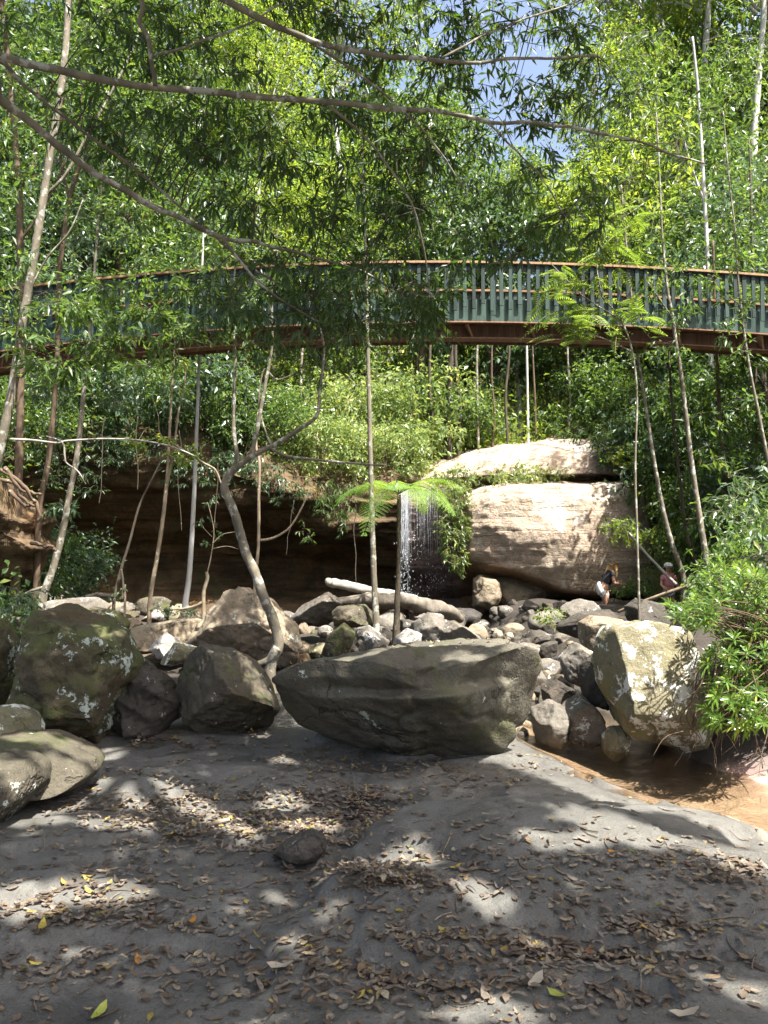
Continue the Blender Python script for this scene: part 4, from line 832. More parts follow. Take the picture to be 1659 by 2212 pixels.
skin('shorts', sh, [('pelvis', 'wb'), ('pelvis', 'hipl'), ('pelvis', 'hipr'), ('hipl', 'thl'), ('hipr', 'thr')], M_white, wm)
hr = {'a': ((.25, 0, 1.47), (.085, .09)), 'b': ((.20, 0, 1.40), (.075, .095)), 'c': ((.13, 0, 1.27), (.06, .09)), 'd': ((.05, 0, 1.10), (.05, .08)), 'e': ((0, 0, .98), .03), 'f': ((.28, -.09, 1.36), .035), 'g': ((.27, -.12, 1.22), .035), 'h': ((.26, -.13, 1.12), .018)}
skin('hair', hr, [('a', 'b'), ('b', 'c'), ('c', 'd'), ('d', 'e'), ('a', 'f'), ('f', 'g'), ('g', 'h')], M_blond, wm)
for yy in (-.032, .032): ball((.345, yy, 1.41), (.008, .012, .008), 'eye', M_face, wm)
ball((.342, 0, 1.352), (.008, .022, .005), 'mouth', M_face, wm)
bag = thing('bag', 'white shoulder bag carried on the back of the bending person', 'bag', foot + np.array([-.13, -.05, .85])); bg = ball((0, 0, 0), (.07, .10, .17), 'pouch', M_white, bag, 3)
# child
PY = 17.0; foot = px(1446, 1324, PY)
ch = thing('person', 'child in a pale cap and pink top half hidden behind the leafy bush', 'person', foot)
K = {'pelvis': ((0, 0, .50), (.10, .085)), 'chest': ((0, 0, .76), (.105, .09)), 'shoulder': ((0, 0, .82), .065), 'neck': ((0, 0, .88), .038), 'skull': ((0, 0, .97), .074), 'crown': ((0, 0, 1.02), .07), 'nose': ((0, -.085, .955), .012), 'chin': ((0, -.045, .91), .03)}
E2 = [('pelvis', 'chest'), ('chest', 'shoulder'), ('shoulder', 'neck'), ('neck', 'skull'), ('skull', 'crown'), ('skull', 'nose'), ('skull', 'chin')]
for s, xx in (('l', -.12), ('r', .12)):
    K['sh' + s] = ((xx, 0, .80), .04); K['el' + s] = ((xx * 1.5, -.03, .62), .03); K['wr' + s] = ((xx * 1.2, -.14, .54), .024)
    K['hip' + s] = ((xx * .55, 0, .45), .065); K['kn' + s] = ((xx * .6, -.02, .26), .045); K['an' + s] = ((xx * .6, 0, .06), .032); K['toe' + s] = ((xx * .65, -.11, .025), .024)
    E2 += [('shoulder', 'sh' + s), ('sh' + s, 'el' + s), ('el' + s, 'wr' + s), ('pelvis', 'hip' + s), ('hip' + s, 'kn' + s), ('kn' + s, 'an' + s), ('an' + s, 'toe' + s)]; hand(K, E2, 'wr' + s, (0, -1, 0), (0, 0, 1), s, .75)
skin('body', K, E2, M_skin, ch)
skin('top', {'a': ((0, 0, .76), (.125, .11)), 'b': ((0, 0, .55), .115), 'c': ((0, 0, .83), .07), 'l': ((-.12, 0, .80), .055), 'r': ((.12, 0, .80), .055), 'le': ((-.155, -.02, .70), .05), 're': ((.155, -.02, .70), .05)}, [('a', 'b'), ('a', 'c'), ('c', 'l'), ('c', 'r'), ('l', 'le'), ('r', 're')], M_pink, ch)
skin('shorts', {'a': ((0, 0, .52), .115), 'l': ((-.066, 0, .44), .08), 'r': ((.066, 0, .44), .08), 'll': ((-.07, -.01, .32), .07), 'rr': ((.07, -.01, .32), .07)}, [('a', 'l'), ('a', 'r'), ('l', 'll'), ('r', 'rr')], M_grey, ch)
cp = ball((0, .005, 1.045), (.092, .098, .065), 'cap', M_white, ch); ball((0, -.10, 1.03), (.06, .06, .012), 'peak', M_white, cp)
for xx in (-.03, .03): ball((xx, -.071, .985), (.011, .006, .007), 'eye', M_face, ch)
ball((0, -.07, .925), (.02, .006, .004), 'mouth', M_face, ch)
# ------------------------------------------------------------------ drop stones the picture cannot show, then describe the rest
bpy.context.view_layer.update(); dg = bpy.context.evaluated_depsgraph_get()
names = {r[0].name: 0 for r in ROCKS}; cpos = Vector(cam.location); cmat = cam.matrix_world.to_3x3()
cents = {}
for vv in np.arange(1285, 1640, 3.6):
    for uu in np.arange(0, 1500, 3.6):
        dvec = cmat @ Vector(((uu - 829.5) / FP, (1106 - vv) / FP, -1.0)); dvec.normalize()
        hit, loc, nor, idx, ob, mt = scene.ray_cast(dg, cpos, dvec, distance=40)
        if hit and ob.name in names: names[ob.name] += 1; cents.setdefault(ob.name, []).append((uu, vv))
LAND = [('the mossy boulder', (150, 1440)), ('the jagged dark boulder', (320, 1500)), ('the spotted rounded boulder', (490, 1480)), ('the angular brown boulder', (530, 1350)), ('the crooked tree foot', (580, 1430)),
        ('the big flat boulder', (880, 1390)), ('the fallen logs', (850, 1305)), ('the tree fern foot', (856, 1335)), ('the straight slim trunk', (812, 1325)), ('the pale pole trunk', (402, 1300)), ('the two-stemmed tan trunk', (325, 1292)), ('the thin crooked stem', (247, 1300)), ('the slanting left trunk', (95, 1292)),
        ('the squared grey boulder', (925, 1360)), ('the blue-grey boulder', (1000, 1375)), ('the smooth tan boulder', (1300, 1370)), ('the long dark boulder', (1265, 1340)), ('the bending person', (1306, 1305)), ('the lichen boulder', (1420, 1460)), ('the white-topped angular rock', (1250, 1435)), ('the wet stream boulder', (1195, 1550)), ('the split grey boulder', (1260, 1550)), ('the dome overhang', (1110, 1290))]
pend = {}
def sizeword(s): return 'tiny' if s < .10 else 'small' if s < .19 else 'middling' if s < .28 else 'large'
for o, adj, form, s in list(ROCKS):
    if names[o.name] < 6:
        bpy.data.objects.remove(o); continue
    c = np.array(cents[o.name]).mean(0); k = min(range(len(LAND)), key=lambda i: np.hypot(*(c - LAND[i][1]) * [1, 1.6]))
    dd = c - np.array(LAND[k][1]); side = ('right of' if dd[0] > 0 else 'left of') if abs(dd[0]) > abs(dd[1]) * 1.2 else ('below' if dd[1] > 0 else 'above')
    pend.setdefault((sizeword(s), form, adj, side, LAND[k][0]), []).append((np.hypot(*dd), o))
ORD = ['nearest', 'second nearest', 'third nearest', 'fourth nearest', 'fifth nearest', 'sixth nearest', 'seventh nearest', 'eighth nearest']
for (sz, form, adj, side, land), L in pend.items():
    L.sort(key=lambda q_: q_[0])
    for i, (d_, o) in enumerate(L):
        lab = f'{sz} {form} {adj} stone {side} {land}' if len(L) == 1 else f'{sz} {form} {adj} stone {side} {land}, {ORD[min(i, 7)]} of {len(L)} to it'
        tag(o, lab, 'stone', 'stones of the creek rubble')

# ------------------------------------------------------------------ foliage tools
def stems(A, B, r0, r1):
    n = len(A); T = nrm(B - A); X = nrm(np.cross(T, np.array([.3, .2, .93]))); Yv = np.cross(T, X)
    V = []
    for Pp, r in ((A, r0), (B, r1)):
        for k in range(3):
            th = 2 * PI * k / 3; V.append(Pp + (X * cos(th) + Yv * sin(th)) * np.broadcast_to(r, n)[:, None])
    V = np.stack(V, 1).reshape(-1, 3); b = np.arange(n)[:, None] * 6
    return V, np.concatenate([b + np.array([[k, (k + 1) % 3, 3 + (k + 1) % 3, 3 + k]]) for k in range(3)])
def twig_leaves(B, T, ln, nl, L, W, style, droop=.12, spread=.8, grav=.35, up=.9, rg=None, along=.55):
    rg = rg or rng; n = len(B); B_ = np.repeat(B, nl, 0); T_ = np.repeat(T, nl, 0)
    t = np.tile(np.linspace(.15, 1, nl), n) + rg.normal(0, .04, n * nl); ln_ = np.repeat(np.broadcast_to(ln, n), nl)
    P = B_ + T_ * (t * ln_)[:, None]; D = T_ * along + rdir(n * nl, rg) * spread + np.array([0, 0, -grav])
    Nn = rdir(n * nl, rg) * .8 + np.array([0, 0, up]) ; s = rg.uniform(.6, 1.2, n * nl)
    return leaves(P, D, Nn, L * s, W * s, style, droop)
def crown(seed, R, nc, ntw, nl, L, W, cz, style='quad', flat=.6, hollow=.45):
    g = np.random.default_rng(seed); R = np.array(R, float)
    c = rdir(nc, g) * (hollow + (1 - hollow) * g.random(nc) ** .6)[:, None] * R; cr = g.uniform(.18, .34, nc) * R.mean()
    B = np.repeat(c, ntw, 0) + g.normal(size=(nc * ntw, 3)) * np.repeat(cr, ntw)[:, None] * np.array([1, 1, flat]) * .62
    T = nrm(rdir(nc * ntw, g) + .5 * nrm(B) + np.array([0, 0, -.05])); B = B + np.array([0, 0, cz])
    V, F = twig_leaves(B, T, L * 3.2, nl, L, W, style, rg=g, grav=.25); return V, F, c + np.array([0, 0, cz])
FRONT = np.array([0, -1.0, 0])

# ------------------------------------------------------------------ forest trees behind (each a tree with trunk and crown)
def make_tree(name, label, H, r, mat, leafm, cr, seed, lean=.4, group=None):
    g = np.random.default_rng(seed); t = thing(name, label, 'tree', (0, 0, 0), group)
    V, F, cc = crown(*cr); top = cr[7] + cr[1][2] * .5
    P = np.array([[0, 0, -1], [0, 0, 0], [lean * .4, .1, H * .4], [lean, 0, H * .75], [lean * .8, .1, top]]); mb = MB()
    mb.add(*tube(P, [r * 1.3, r * 1.1, r * .8, r * .5, r * .2], n=26, k=8, rough=.2, seed=seed, wob=.15, flare=.6))
    for c in cc[::max(1, len(cc) // 16)]:
        z0 = np.clip(c[2] - .9 * np.hypot(c[0], c[1]), H * .2, H * .8); s = np.array([lean * z0 / H, 0, z0])
        mb.add(*tube(np.array([s, (s + c) / 2 + [0, 0, .25], c]), [r * .35, r * .22, r * .06], n=9, k=5))
    mb.build('trunk', mat, t); MB().add(V, F).build('crown', leafm, t, False); return t
# crown args: seed, R, clumps, twigs, leaves, L, W, centre z
KINDS = {
 'tall': ('tall brown-trunked tree', make_tree('forest_tree', None, 13, .17, B_brown, L_mid, (201, (2.5, 2.5, 4.6), 40, 30, 8, .21, .09, 9.5), 1)),
 'full': ('broad bushy tree', make_tree('forest_tree', None, 8, .13, B_dark, L_mid, (202, (2.7, 2.7, 3.9), 44, 32, 8, .20, .095, 4.6), 2)),
 'bright': ('yellow-green sunlit tree', make_tree('forest_tree', None, 10, .12, B_grey, L_yel, (203, (2.6, 2.6, 4.2), 40, 30, 8, .21, .085, 7.4), 3)),
 'pale': ('high pale-trunked tree', make_tree('forest_tree', None, 17, .16, B_pale, L_yel, (204, (2.7, 2.7, 3.2), 36, 30, 8, .21, .085, 16.2), 4, .8)),
 'cool': ('dark blue-green tree', make_tree('forest_tree', None, 9, .15, B_dark, L_blue, (205, (2.6, 2.6, 4.2), 44, 32, 8, .20, .10, 6.2), 5)),
 'bush': ('low leafy shrub', make_tree('understorey_shrub', None, 2.6, .05, B_dark, L_mid, (206, (1.5, 1.4, 1.25), 26, 26, 8, .15, .065, 1.25), 6, .1)),
 'glossy': ('low glossy cool-green shrub', make_tree('understorey_shrub', None, 2.6, .05, B_dark, L_blue, (207, (1.5, 1.4, 1.3), 24, 22, 7, .21, .095, 1.3), 7, .1)),
 'lime': ('low bright lime-green shrub', make_tree('understorey_shrub', None, 2.4, .04, B_tan, L_lit, (208, (1.4, 1.3, 1.15), 26, 26, 8, .13, .055, 1.15), 8, .1)),
}
used = {}; rowname = {0: 'cliff edge', 1: 'front of the forest', 2: 'mid-forest', 3: 'far back', 4: 'on the bank'}
def where(u):
    for lim, s in ((-1e9, ''), ):
        pass
    B = [(80, 'at the far left edge'), (210, 'behind the slanting left trunk'), (330, 'left of the two-stemmed trunk'), (430, 'behind the pale pole trunk'), (540, 'behind the crooked fork'), (660, 'right of the crooked fork'), (760, 'left of the straight slim trunk'), (860, 'behind the straight slim trunk'), (960, 'above the waterfall'), (1080, 'over the left shoulder of the dome'), (1200, 'over the top of the dome'), (1330, 'over the right part of the dome'), (1450, 'behind the two slanting right trunks'), (1560, 'behind the white-barked trunk'), (9999, 'at the far right edge')]
    return next(s for lim, s in B if u < lim)
first = set(); PENDT = {}
def plant(kind, u, Y, sc=1.0, row=1, dz=0.0, z=None):
    lab, src = KINDS[kind]; x = (u - 829.5) / FP * Y
    zz = (float(hz(np.array(x), np.array(Y))) if z is None else z) + dz; g = np.random.default_rng(int(u * 7 + Y * 31) & 0xffff)
    loc = (x, Y, zz); rz = g.uniform(0, 6.28)
    if kind not in first: first.add(kind); src.location = loc; src.rotation_euler = (0, 0, rz); src.scale = (sc,) * 3; o = src
    else: o = copy_thing(src, loc, rz, sc)
    o["group"] = 'forest shrubs' if kind in ('bush', 'glossy', 'lime') else 'forest trees behind the creek'
    PENDT.setdefault((lab, rowname[row], where(u)), []).append((u, o))
# far rows
for k, u in enumerate(np.linspace(-120, 1800, 13)):
    if 960 < u < 1240: continue      # the sky shows through here
    plant(['tall', 'full', 'bright', 'cool'][k % 4], u + rng.uniform(-40, 40), rng.uniform(46, 56), rng.uniform(1.5, 1.9), 3)
for k, u in enumerate(np.linspace(-80, 1760, 14)):
    if 960 < u < 1240: continue
    kd = ['tall', 'bright', 'pale', 'full', 'tall', 'cool', 'bright'][k % 7]; kd = {'bright': 'cool', 'pale': 'tall'}.get(kd, kd) if u < 520 else kd
    plant(kd, u + rng.uniform(-35, 35), rng.uniform(34, 40), rng.uniform(1.1, 1.4), 2)
for kd, u, Y, s in [('full', -60, 28, 1.1), ('cool', 90, 27.5, 1.1), ('tall', 230, 28.5, 1.1), ('full', 350, 27, .95), ('cool', 470, 29, 1.05), ('bright', 600, 28, .95), ('full', 690, 30, 1.1), ('tall', 905, 30, 1.1), ('full', 1010, 33, 1.0), ('cool', 1060, 29.5, 1.15), ('bright', 1180, 31, 1.0), ('full', 1270, 29, .85), ('bright', 1360, 27.5, 1.05), ('full', 1450, 26.5, 1.0), ('tall', 1500, 29, 1.1), ('cool', 1600, 25.5, 1.1), ('full', 1700, 24, 1.1), ('pale', 560, 30, .95), ('pale', 1330, 32, .9), ('pale', 1130, 30, .6), ('tall', 30, 30, 1.2)]:
    plant(kd, u, Y, s, 1)
for kd, u, Y, s in [('pale', 1500, 33, 1.45), ('pale', 1640, 31, 1.4), ('pale', 1760, 34, 1.5), ('pale', 1400, 40, 1.5), ('cool', 60, 32, 1.7), ('tall', 240, 36, 1.7), ('pale', 430, 38, 1.5), ('pale', 760, 42, 1.5), ('pale', -60, 34, 1.4), ('tall', 1580, 44, 2.2), ('tall', 320, 46, 2.3), ('tall', 620, 46, 2.2), ('tall', 1720, 44, 2.3), ('tall', 130, 46, 2.2)]: plant(kd, u, Y, s, 2 if Y < 43 else 3)
for kd, u, Y, s, z in [('cool', 60, 24.2, .55, 5.0), ('glossy', 30, 22.8, .9, 4.6), ('bush', 150, 22.6, .9, 4.7), ('glossy', 250, 22.4, 1.0, 4.8), ('bush', 345, 22.5, .95, 4.9), ('glossy', 440, 22.4, .95, 4.8), ('bush', 530, 22.6, .9, 4.7), ('bush', 600, 22.8, .9, 4.3), ('lime', 690, 22.9, 1.0, 3.9), ('lime', 765, 23.2, 1.0, 3.75), ('lime', 835, 23.6, .95, 3.85), ('lime', 880, 26.5, 1.7, 4.6), ('bush', 960, 26.2, 1.2, 4.6), ('lime', 1010, 27.2, 1.2, 5.0), ('bush', 1310, 25.2, 1.2, 4.9), ('lime', 1375, 22.9, .75, 4.2), ('bush', 1400, 22.8, 1.1, 4.0), ('lime', 1440, 21.0, .6, 2.6), ('glossy', 1440, 21.5, 1.0, 3.0), ('bush', 1500, 20.5, 1.1, 2.0), ('lime', 660, 25.5, 1.1, 4.9), ('lime', 760, 26.0, 1.4, 4.9)]:
    plant(kd, u, Y, s, 0, z=z)
for kd, u, Y, s in [('bush', 1560, 18.5, .9), ('glossy', 1630, 16.5, .8), ('bush', 1500, 18.2, .6), ('lime', 1440, 19.0, .45), ('full', 1680, 18.5, .8), ('cool', 1640, 21, .95), ('glossy', -10, 13.6, .55), ('bush', 60, 15.0, .7), ('glossy', 110, 17.0, .7), ('full', -60, 19, .8)]:
    x = (u - 829.5) / FP * Y; plant(kd, u, Y, s, 4, z=float(gz(x, Y)))
for (a_, b_, c_), L in PENDT.items():
    L.sort(key=lambda q_: q_[0])
    for i, (u, o) in enumerate(L): o["label"] = f'{a_} {c_}' + (', ' + b_ if len({k_[1] for k_ in PENDT if k_[0] == a_ and k_[2] == c_}) > 1 else '') + ('' if len(L) == 1 else ', ' + ('left one of two' if i == 0 and len(L) == 2 else 'right one of two' if len(L) == 2 else ORD[i].replace('nearest', 'from left')))
# undergrowth and the far wood: nobody could count these
n = 60000; u = rng.uniform(-250, 1900, n); Y = 25.5 + 34 * rng.random(n) ** 1.3; x = (u - 829.5) / FP * Y
B = np.stack([x, Y, hz(x, Y) + rng.gamma(1.6, .45, n) * (1 + .5 * fbm2(x * .4, Y * .4, 2))], 1)
V, F = leaves(B, rdir(n) + [0, 0, .1], rdir(n) * .7 + [0, -.2, .8], rng.uniform(.16, .34, n), rng.uniform(.07, .13, n), 'quad', .15)
tag(MB().add(V, F).build('undergrowth', L_yel, None, False), 'mixed green undergrowth covering the slope behind the cliff', 'undergrowth', kind='stuff')
n = 70000; u = rng.uniform(-300, 1950, n); Y = rng.uniform(66, 84, n); x = (u - 829.5) / FP * Y; top = 26 + 10 * fbm2(x * .06, Y * .06 + 3, 3); top = top * (1 - .85 * np.exp(-((u - 1120) / 200) ** 2) * 1.0)
B = np.stack([x, Y, hz(x, Y) + rng.random(n) ** .8 * top], 1)
V, F = leaves(B, rdir(n) + [0, 0, -.2], rdir(n) * .8 + [0, -.3, .7], rng.uniform(.5, 1.0, n), rng.uniform(.25, .45, n), 'quad', .15)
tag(MB().add(V, F).build('forest', L_yel, None, False), 'far wooded hillside seen through the nearer trees', 'forest', kind='stuff')

# ------------------------------------------------------------------ sprays on named trees and plants
def region_twigs(regs):
    B, T, ln = [], [], []
    for (u, v, ru, rv, Y0, Y1, n, l) in regs:
        r = np.sqrt(rng.random(n)); th = rng.uniform(0, 2 * PI, n)
        B.append(px(u + ru * r * np.cos(th), v + rv * r * np.sin(th), rng.uniform(Y0, Y1, n))); T.append(nrm(rdir(n) * [1, 1, .5] + [0, 0, -.15])); ln.append(np.full(n, l) * rng.uniform(.6, 1.2, n))
    return np.concatenate(B), np.concatenate(T), np.concatenate(ln)
EX_Y = np.array([-5, 3.6, 4.0, 4.25, 4.67, 5.25, 6.43, 7.0, 7.8, 9.5]); EX_X = np.array([9, 9, 2.1, 1.85, 1.55, 1.28, .80, .62, .35, -.6])
def gproj(p): return p[..., :2] - SUN[:2] * (p[..., 2:] / SUN[2])
def keep_lit(p):
    '''thin the leaves that would shade what the photograph shows in full sun'''
    r = rng.random(len(p)); t = (21.2 - p[:, 1]) / -SUN[1]; h = p - SUN * t[:, None]; ok = np.ones(len(p), bool)
    ok &= ~((t > 0) & (h[:, 0] > 1.6) & (h[:, 0] < 6.0 + .5 * np.sin(h[:, 2] * 3)) & (h[:, 2] > .6) & (h[:, 2] < 5.4) & (r < .96))
    g = gproj(p); x, y = g[:, 0], g[:, 1]
    ok &= ~((p[:, 2] > 1.7) & (x > np.interp(y, EX_Y, EX_X)) & (x < 3.4) & (y > 3.5) & (y < 8.6) & (r < .93))
    ok &= ~((p[:, 2] > 1.7) & (x > -3) & (x < 5) & (y > 8.6) & (y < 19) & (r < .45))
    for u_, v_, Y_ in ((520, 1412, 7.0), (552, 1440, 6.9), (577, 1482, 6.85), (592, 1525, 6.8), (1000, 1395, 6.4), (1090, 1395, 6.4), (930, 1400, 6.4)):
        c_ = gproj(px(u_, v_, Y_)); ok &= np.hypot(x - c_[0], y - c_[1]) > .13
    return ok
def foliage(parent, regs, nl, L, W, style, mat, twigmat=None, name='foliage', grav=.35, droop=.12, clump=True, spread=.8, keep=None, along=.55, attach=None):
    if clump:      # break every region into smaller sprays so gaps stay open
        R2 = []
        for (u, v, ru, rv, Y0, Y1, n, l) in regs:
            m_ = max(3, int(n / 7))
            for _ in range(m_):
                r = rng.random() ** .5; th = rng.uniform(0, 2 * PI); y = rng.uniform(Y0, Y1); s = rng.uniform(.16, .3)
                R2.append((u + ru * r * cos(th), v + rv * r * sin(th), max(ru, 40) * s, max(rv, 40) * s * .7, y - .15, y + .15, 7, l))
        regs2 = R2
    else: regs2 = regs
    B, T, ln = region_twigs(regs2)
    V, F = twig_leaves(B, T, ln, nl, L, W, style, droop, spread, grav, along=along)
    keep = keep or keep_lit
    if True:
        k = {'quad': 4, 'fold': 5, 'strap': 6}[style]; c = V.reshape(-1, k, 3).mean(1); ok = keep(c)
        F = [f[ok[f[:, 0] // k]] for f in F]
    off = np.array(parent.location) if parent else None
    mb = MB().add(V, F).split()
    if twigmat:
        mb.add(*stems(B, B + T * ln[:, None], .0032 * L / .1, .0012 * L / .1))
        if attach is not None:
            for (u, v, ru, rv, Y0, Y1, *_x) in regs2[::1]:
                c = px(u, v, (Y0 + Y1) / 2); d = np.linalg.norm(attach - c, axis=1); s = attach[d.argmin()]
                if .08 < d.min() < .75: mb.add(*tube(np.array([s, (s + c) / 2 + rng.normal(0, .05, 3) + [0, 0, .06], c]), [.005, .004, .002], n=7, k=4))
    return mb.build(name, mat, parent, False, off, twigmat)
# right-hand trees
def tree_by(lbl): return next(o for o in COL.objects if o.get('label', '').startswith(lbl))
R1 = tree_by('slim dark trunk slanting'); R2 = tree_by('taller grey trunk'); R5 = tree_by('white-barked'); R6 = tree_by('thin leaning grey'); R4 = tree_by('dark brown trunk standing'); R7 = tree_by('thick dark trunk in the shade')
def pts_of(t): return np.concatenate([np.array([c.matrix_world @ v.co for v in c.data.vertices])[::9] for c in t.children if c.name.split('.')[0] in ('trunk', 'branch')])
bpy.context.view_layer.update()
foliage(R2, [(1430, 560, 110, 60, 12.5, 13.6, 40, .35), (1480, 640, 90, 50, 12.5, 13.6, 30, .3), (1440, 740, 70, 40, 12.6, 13.5, 18, .3), (1520, 500, 90, 60, 12.5, 13.6, 36, .35)], 9, .13, .045, 'fold', L_mid, B_dark, attach=pts_of(R2))
foliage(R6, [(1560, 640, 90, 60, 12, 13, 36, .3), (1610, 720, 60, 60, 12, 13, 24, .3), (1600, 540, 80, 60, 12, 13, 34, .3), (1560, 420, 110, 70, 12, 13.5, 46, .35), (1620, 320, 60, 90, 12, 13.5, 34, .35)], 9, .14, .05, 'fold', L_mid, B_dark, attach=pts_of(R6))
foliage(R5, [(1480, 330, 150, 90, 17, 20, 80, .5), (1540, 150, 150, 110, 17, 21, 100, .5), (1400, 180, 120, 110, 18, 21, 80, .5), (1600, 60, 90, 80, 17, 20, 50, .5)], 9, .17, .055, 'fold', L_mid, B_grey, attach=pts_of(R5))
foliage(R4, [(1560, 860, 90, 60, 14.5, 16.5, 60, .4), (1600, 960, 80, 60, 14.5, 16.5, 50, .4), (1520, 960, 50, 50, 15, 16.5, 26, .4), (1590, 1070, 80, 50, 14, 16, 44, .35), (1530, 1080, 60, 40, 14, 15.6, 24, .35)], 8, .17, .065, 'fold', L_mid, B_dark, attach=pts_of(R4))
foliage(R7, [(1640, 800, 60, 80, 15.5, 17, 50, .4), (1640, 660, 60, 60, 15.5, 17, 34, .4), (1640, 900, 40, 60, 15, 17, 30, .4)], 8, .17, .065, 'fold', L_mid, B_dark, attach=pts_of(R7))
foliage(R1, [(1370, 600, 90, 50, 14.2, 15.3, 40, .35), (1330, 690, 60, 50, 14.2, 15.3, 26, .35), (1395, 800, 40, 40, 14.4, 15.3, 12, .3)], 9, .13, .045, 'fold', L_yel, B_dark, attach=pts_of(R1))
foliage(tree_by('straight slim grey'), [(785, 190, 90, 60, 11.8, 12.8, 40, .4), (790, 420, 60, 30, 11.9, 12.6, 14, .3)], 9, .15, .05, 'fold', L_mid, B_dark)
foliage(tree_by('smooth pale grey'), [(440, 420, 110, 60, 14.6, 16, 60, .45), (436, 560, 90, 50, 14.6, 15.8, 40, .4)], 9, .16, .055, 'fold', L_mid, B_dark)
foliage(R2, [(1420, 240, 90, 70, 12.8, 13.8, 50, .4), (1440, 380, 80, 60, 12.8, 13.8, 40, .35)], 9, .15, .05, 'fold', L_yel, B_dark)
foliage(R1, [(1340, 400, 90, 60, 14.4, 15.6, 50, .4)], 9, .15, .05, 'fold', L_yel, B_dark)
# left-hand trees
A1 = tree_by('leaning pale trunk at the left'); A2 = tree_by('forking brown'); A3 = tree_by('dark slanting trunk'); A4 = tree_by('slender tan'); A5 = tree_by('crooked grey'); A6 = tree_by('rough brown'); A7 = tree_by('dead') if False else None
foliage(A1, [(230, 640, 150, 55, 8, 9.6, 60, .3), (330, 690, 100, 40, 8.2, 9.6, 34, .3), (140, 690, 100, 50, 7.8, 9, 40, .3), (260, 770, 120, 40, 8, 9.2, 30, .3), (120, 800, 90, 50, 8, 9.2, 22, .3), (320, 640, 120, 50, 8.6, 9.8, 40, .3), (200, 720, 140, 40, 8.2, 9.4, 40, .3), (440, 690, 110, 50, 8.8, 9.8, 40, .3), (60, 680, 60, 60, 7.8, 8.8, 20, .3), (60, 760, 60, 60, 7.6, 8.8, 16, .25), (60, 560, 60, 50, 8, 9, 18, .3), (240, 745, 90, 30, 8, 9.2, 20, .3), (420, 600, 80, 40, 8.6, 9.8, 16, .3)], 9, .125, .04, 'fold', L_mid, B_dark, attach=pts_of(A1))
foliage(A2, [(110, 120, 140, 100, 9.5, 11.5, 80, .35), (200, 300, 120, 90, 9.5, 11.5, 46, .35), (90, 420, 90, 70, 9.8, 11.5, 36, .35), (240, 480, 110, 60, 10, 11.5, 36, .35), (60, 260, 60, 70, 9.5, 11, 26, .3), (330, 180, 120, 80, 10.5, 12, 40, .35), (340, 420, 120, 60, 10.5, 12, 40, .35)], 9, .13, .045, 'fold', L_mid, B_dark, attach=pts_of(A2))
foliage(A3, [(300, 830, 110, 60, 12.6, 14, 40, .35), (225, 330, 110, 60, 11.6, 13, 60, .4), (215, 470, 90, 50, 11.6, 13, 36, .35), (110, 860, 60, 60, 12.6, 14, 26, .3), (60, 900, 60, 80, 12.6, 14, 26, .3), (200, 640, 90, 50, 11.6, 13, 30, .3), (120, 1095, 30, 18, 12.2, 12.8, 8, .2), (250, 880, 50, 30, 13, 14, 12, .3)], 8, .15, .05, 'fold', L_blue, B_dark, attach=pts_of(A3))
foliage(A4, [(395, 800, 60, 40, 13.4, 14.4, 12, .3), (330, 960, 40, 25, 13.6, 14.2, 7, .25), (420, 985, 30, 20, 13.6, 14.1, 5, .25)], 7, .13, .04, 'fold', L_yel, B_tan, attach=pts_of(A4))
foliage(A5, [(560, 640, 110, 50, 8.6, 9.6, 40, .3), (640, 590, 160, 60, 8.6, 9.8, 60, .3), (800, 640, 110, 70, 8.8, 9.8, 50, .3), (670, 780, 60, 50, 8.7, 9.4, 16, .3), (520, 730, 50, 40, 8.7, 9.4, 12, .3), (760, 700, 60, 40, 8.8, 9.6, 14, .3)], 9, .12, .03, 'fold', L_over, B_dark, attach=pts_of(A5))
SAP = tree_by('small bare stump')
foliage(SAP, [(440, 1120, 16, 8, 11.4, 11.6, 6, .12), (455, 1086, 14, 6, 11.4, 11.6, 5, .12), (470, 1150, 14, 8, 11.4, 11.6, 5, .12), (446, 1170, 16, 8, 11.4, 11.6, 5, .12)], 5, .06, .03, 'fold', L_blue, clump=False)
STM = tree_by('thin crooked dark stem')
foliage(STM, [(252, 1280, 16, 16, 12.3, 12.5, 8, .1)], 5, .06, .03, 'fold', L_blue, clump=False)

def plant_thing(name, label, cat, regs, nl, L, W, style, mat, tm=None, **kw):
    B0 = px(regs[0][0], regs[0][1] + regs[0][3], regs[0][4]); t = thing(name, label, cat, B0); foliage(t, regs, nl, L, W, style, mat, tm, **kw); return t
plant_thing('hanging_plant', 'long green mat of plants hanging down the left side of the dome', 'hanging plant', [(985, 1030, 46, 26, 21.9, 22.5, 110, .3), (980, 1080, 36, 34, 21.4, 22.0, 130, .3), (980, 1130, 30, 36, 21.2, 21.8, 130, .25), (982, 1180, 26, 32, 21.2, 21.7, 90, .25), (988, 1215, 16, 18, 21.2, 21.6, 40, .2)], 9, .14, .042, 'fold', L_lit, B_tan, clump=False, grav=.6)
plant_thing('ledge_plant', 'leafy green plants growing along the crack across the dome top', 'ledge plants', [(1075, 1026, 26, 12, 22.2, 22.8, 36, .25), (1130, 1020, 50, 18, 22.2, 22.8, 90, .3), (1185, 1026, 34, 14, 22.0, 22.6, 60, .25), (1120, 1030, 60, 10, 21.3, 21.9, 60, .25)], 9, .14, .042, 'fold', L_lit, B_tan, clump=False)
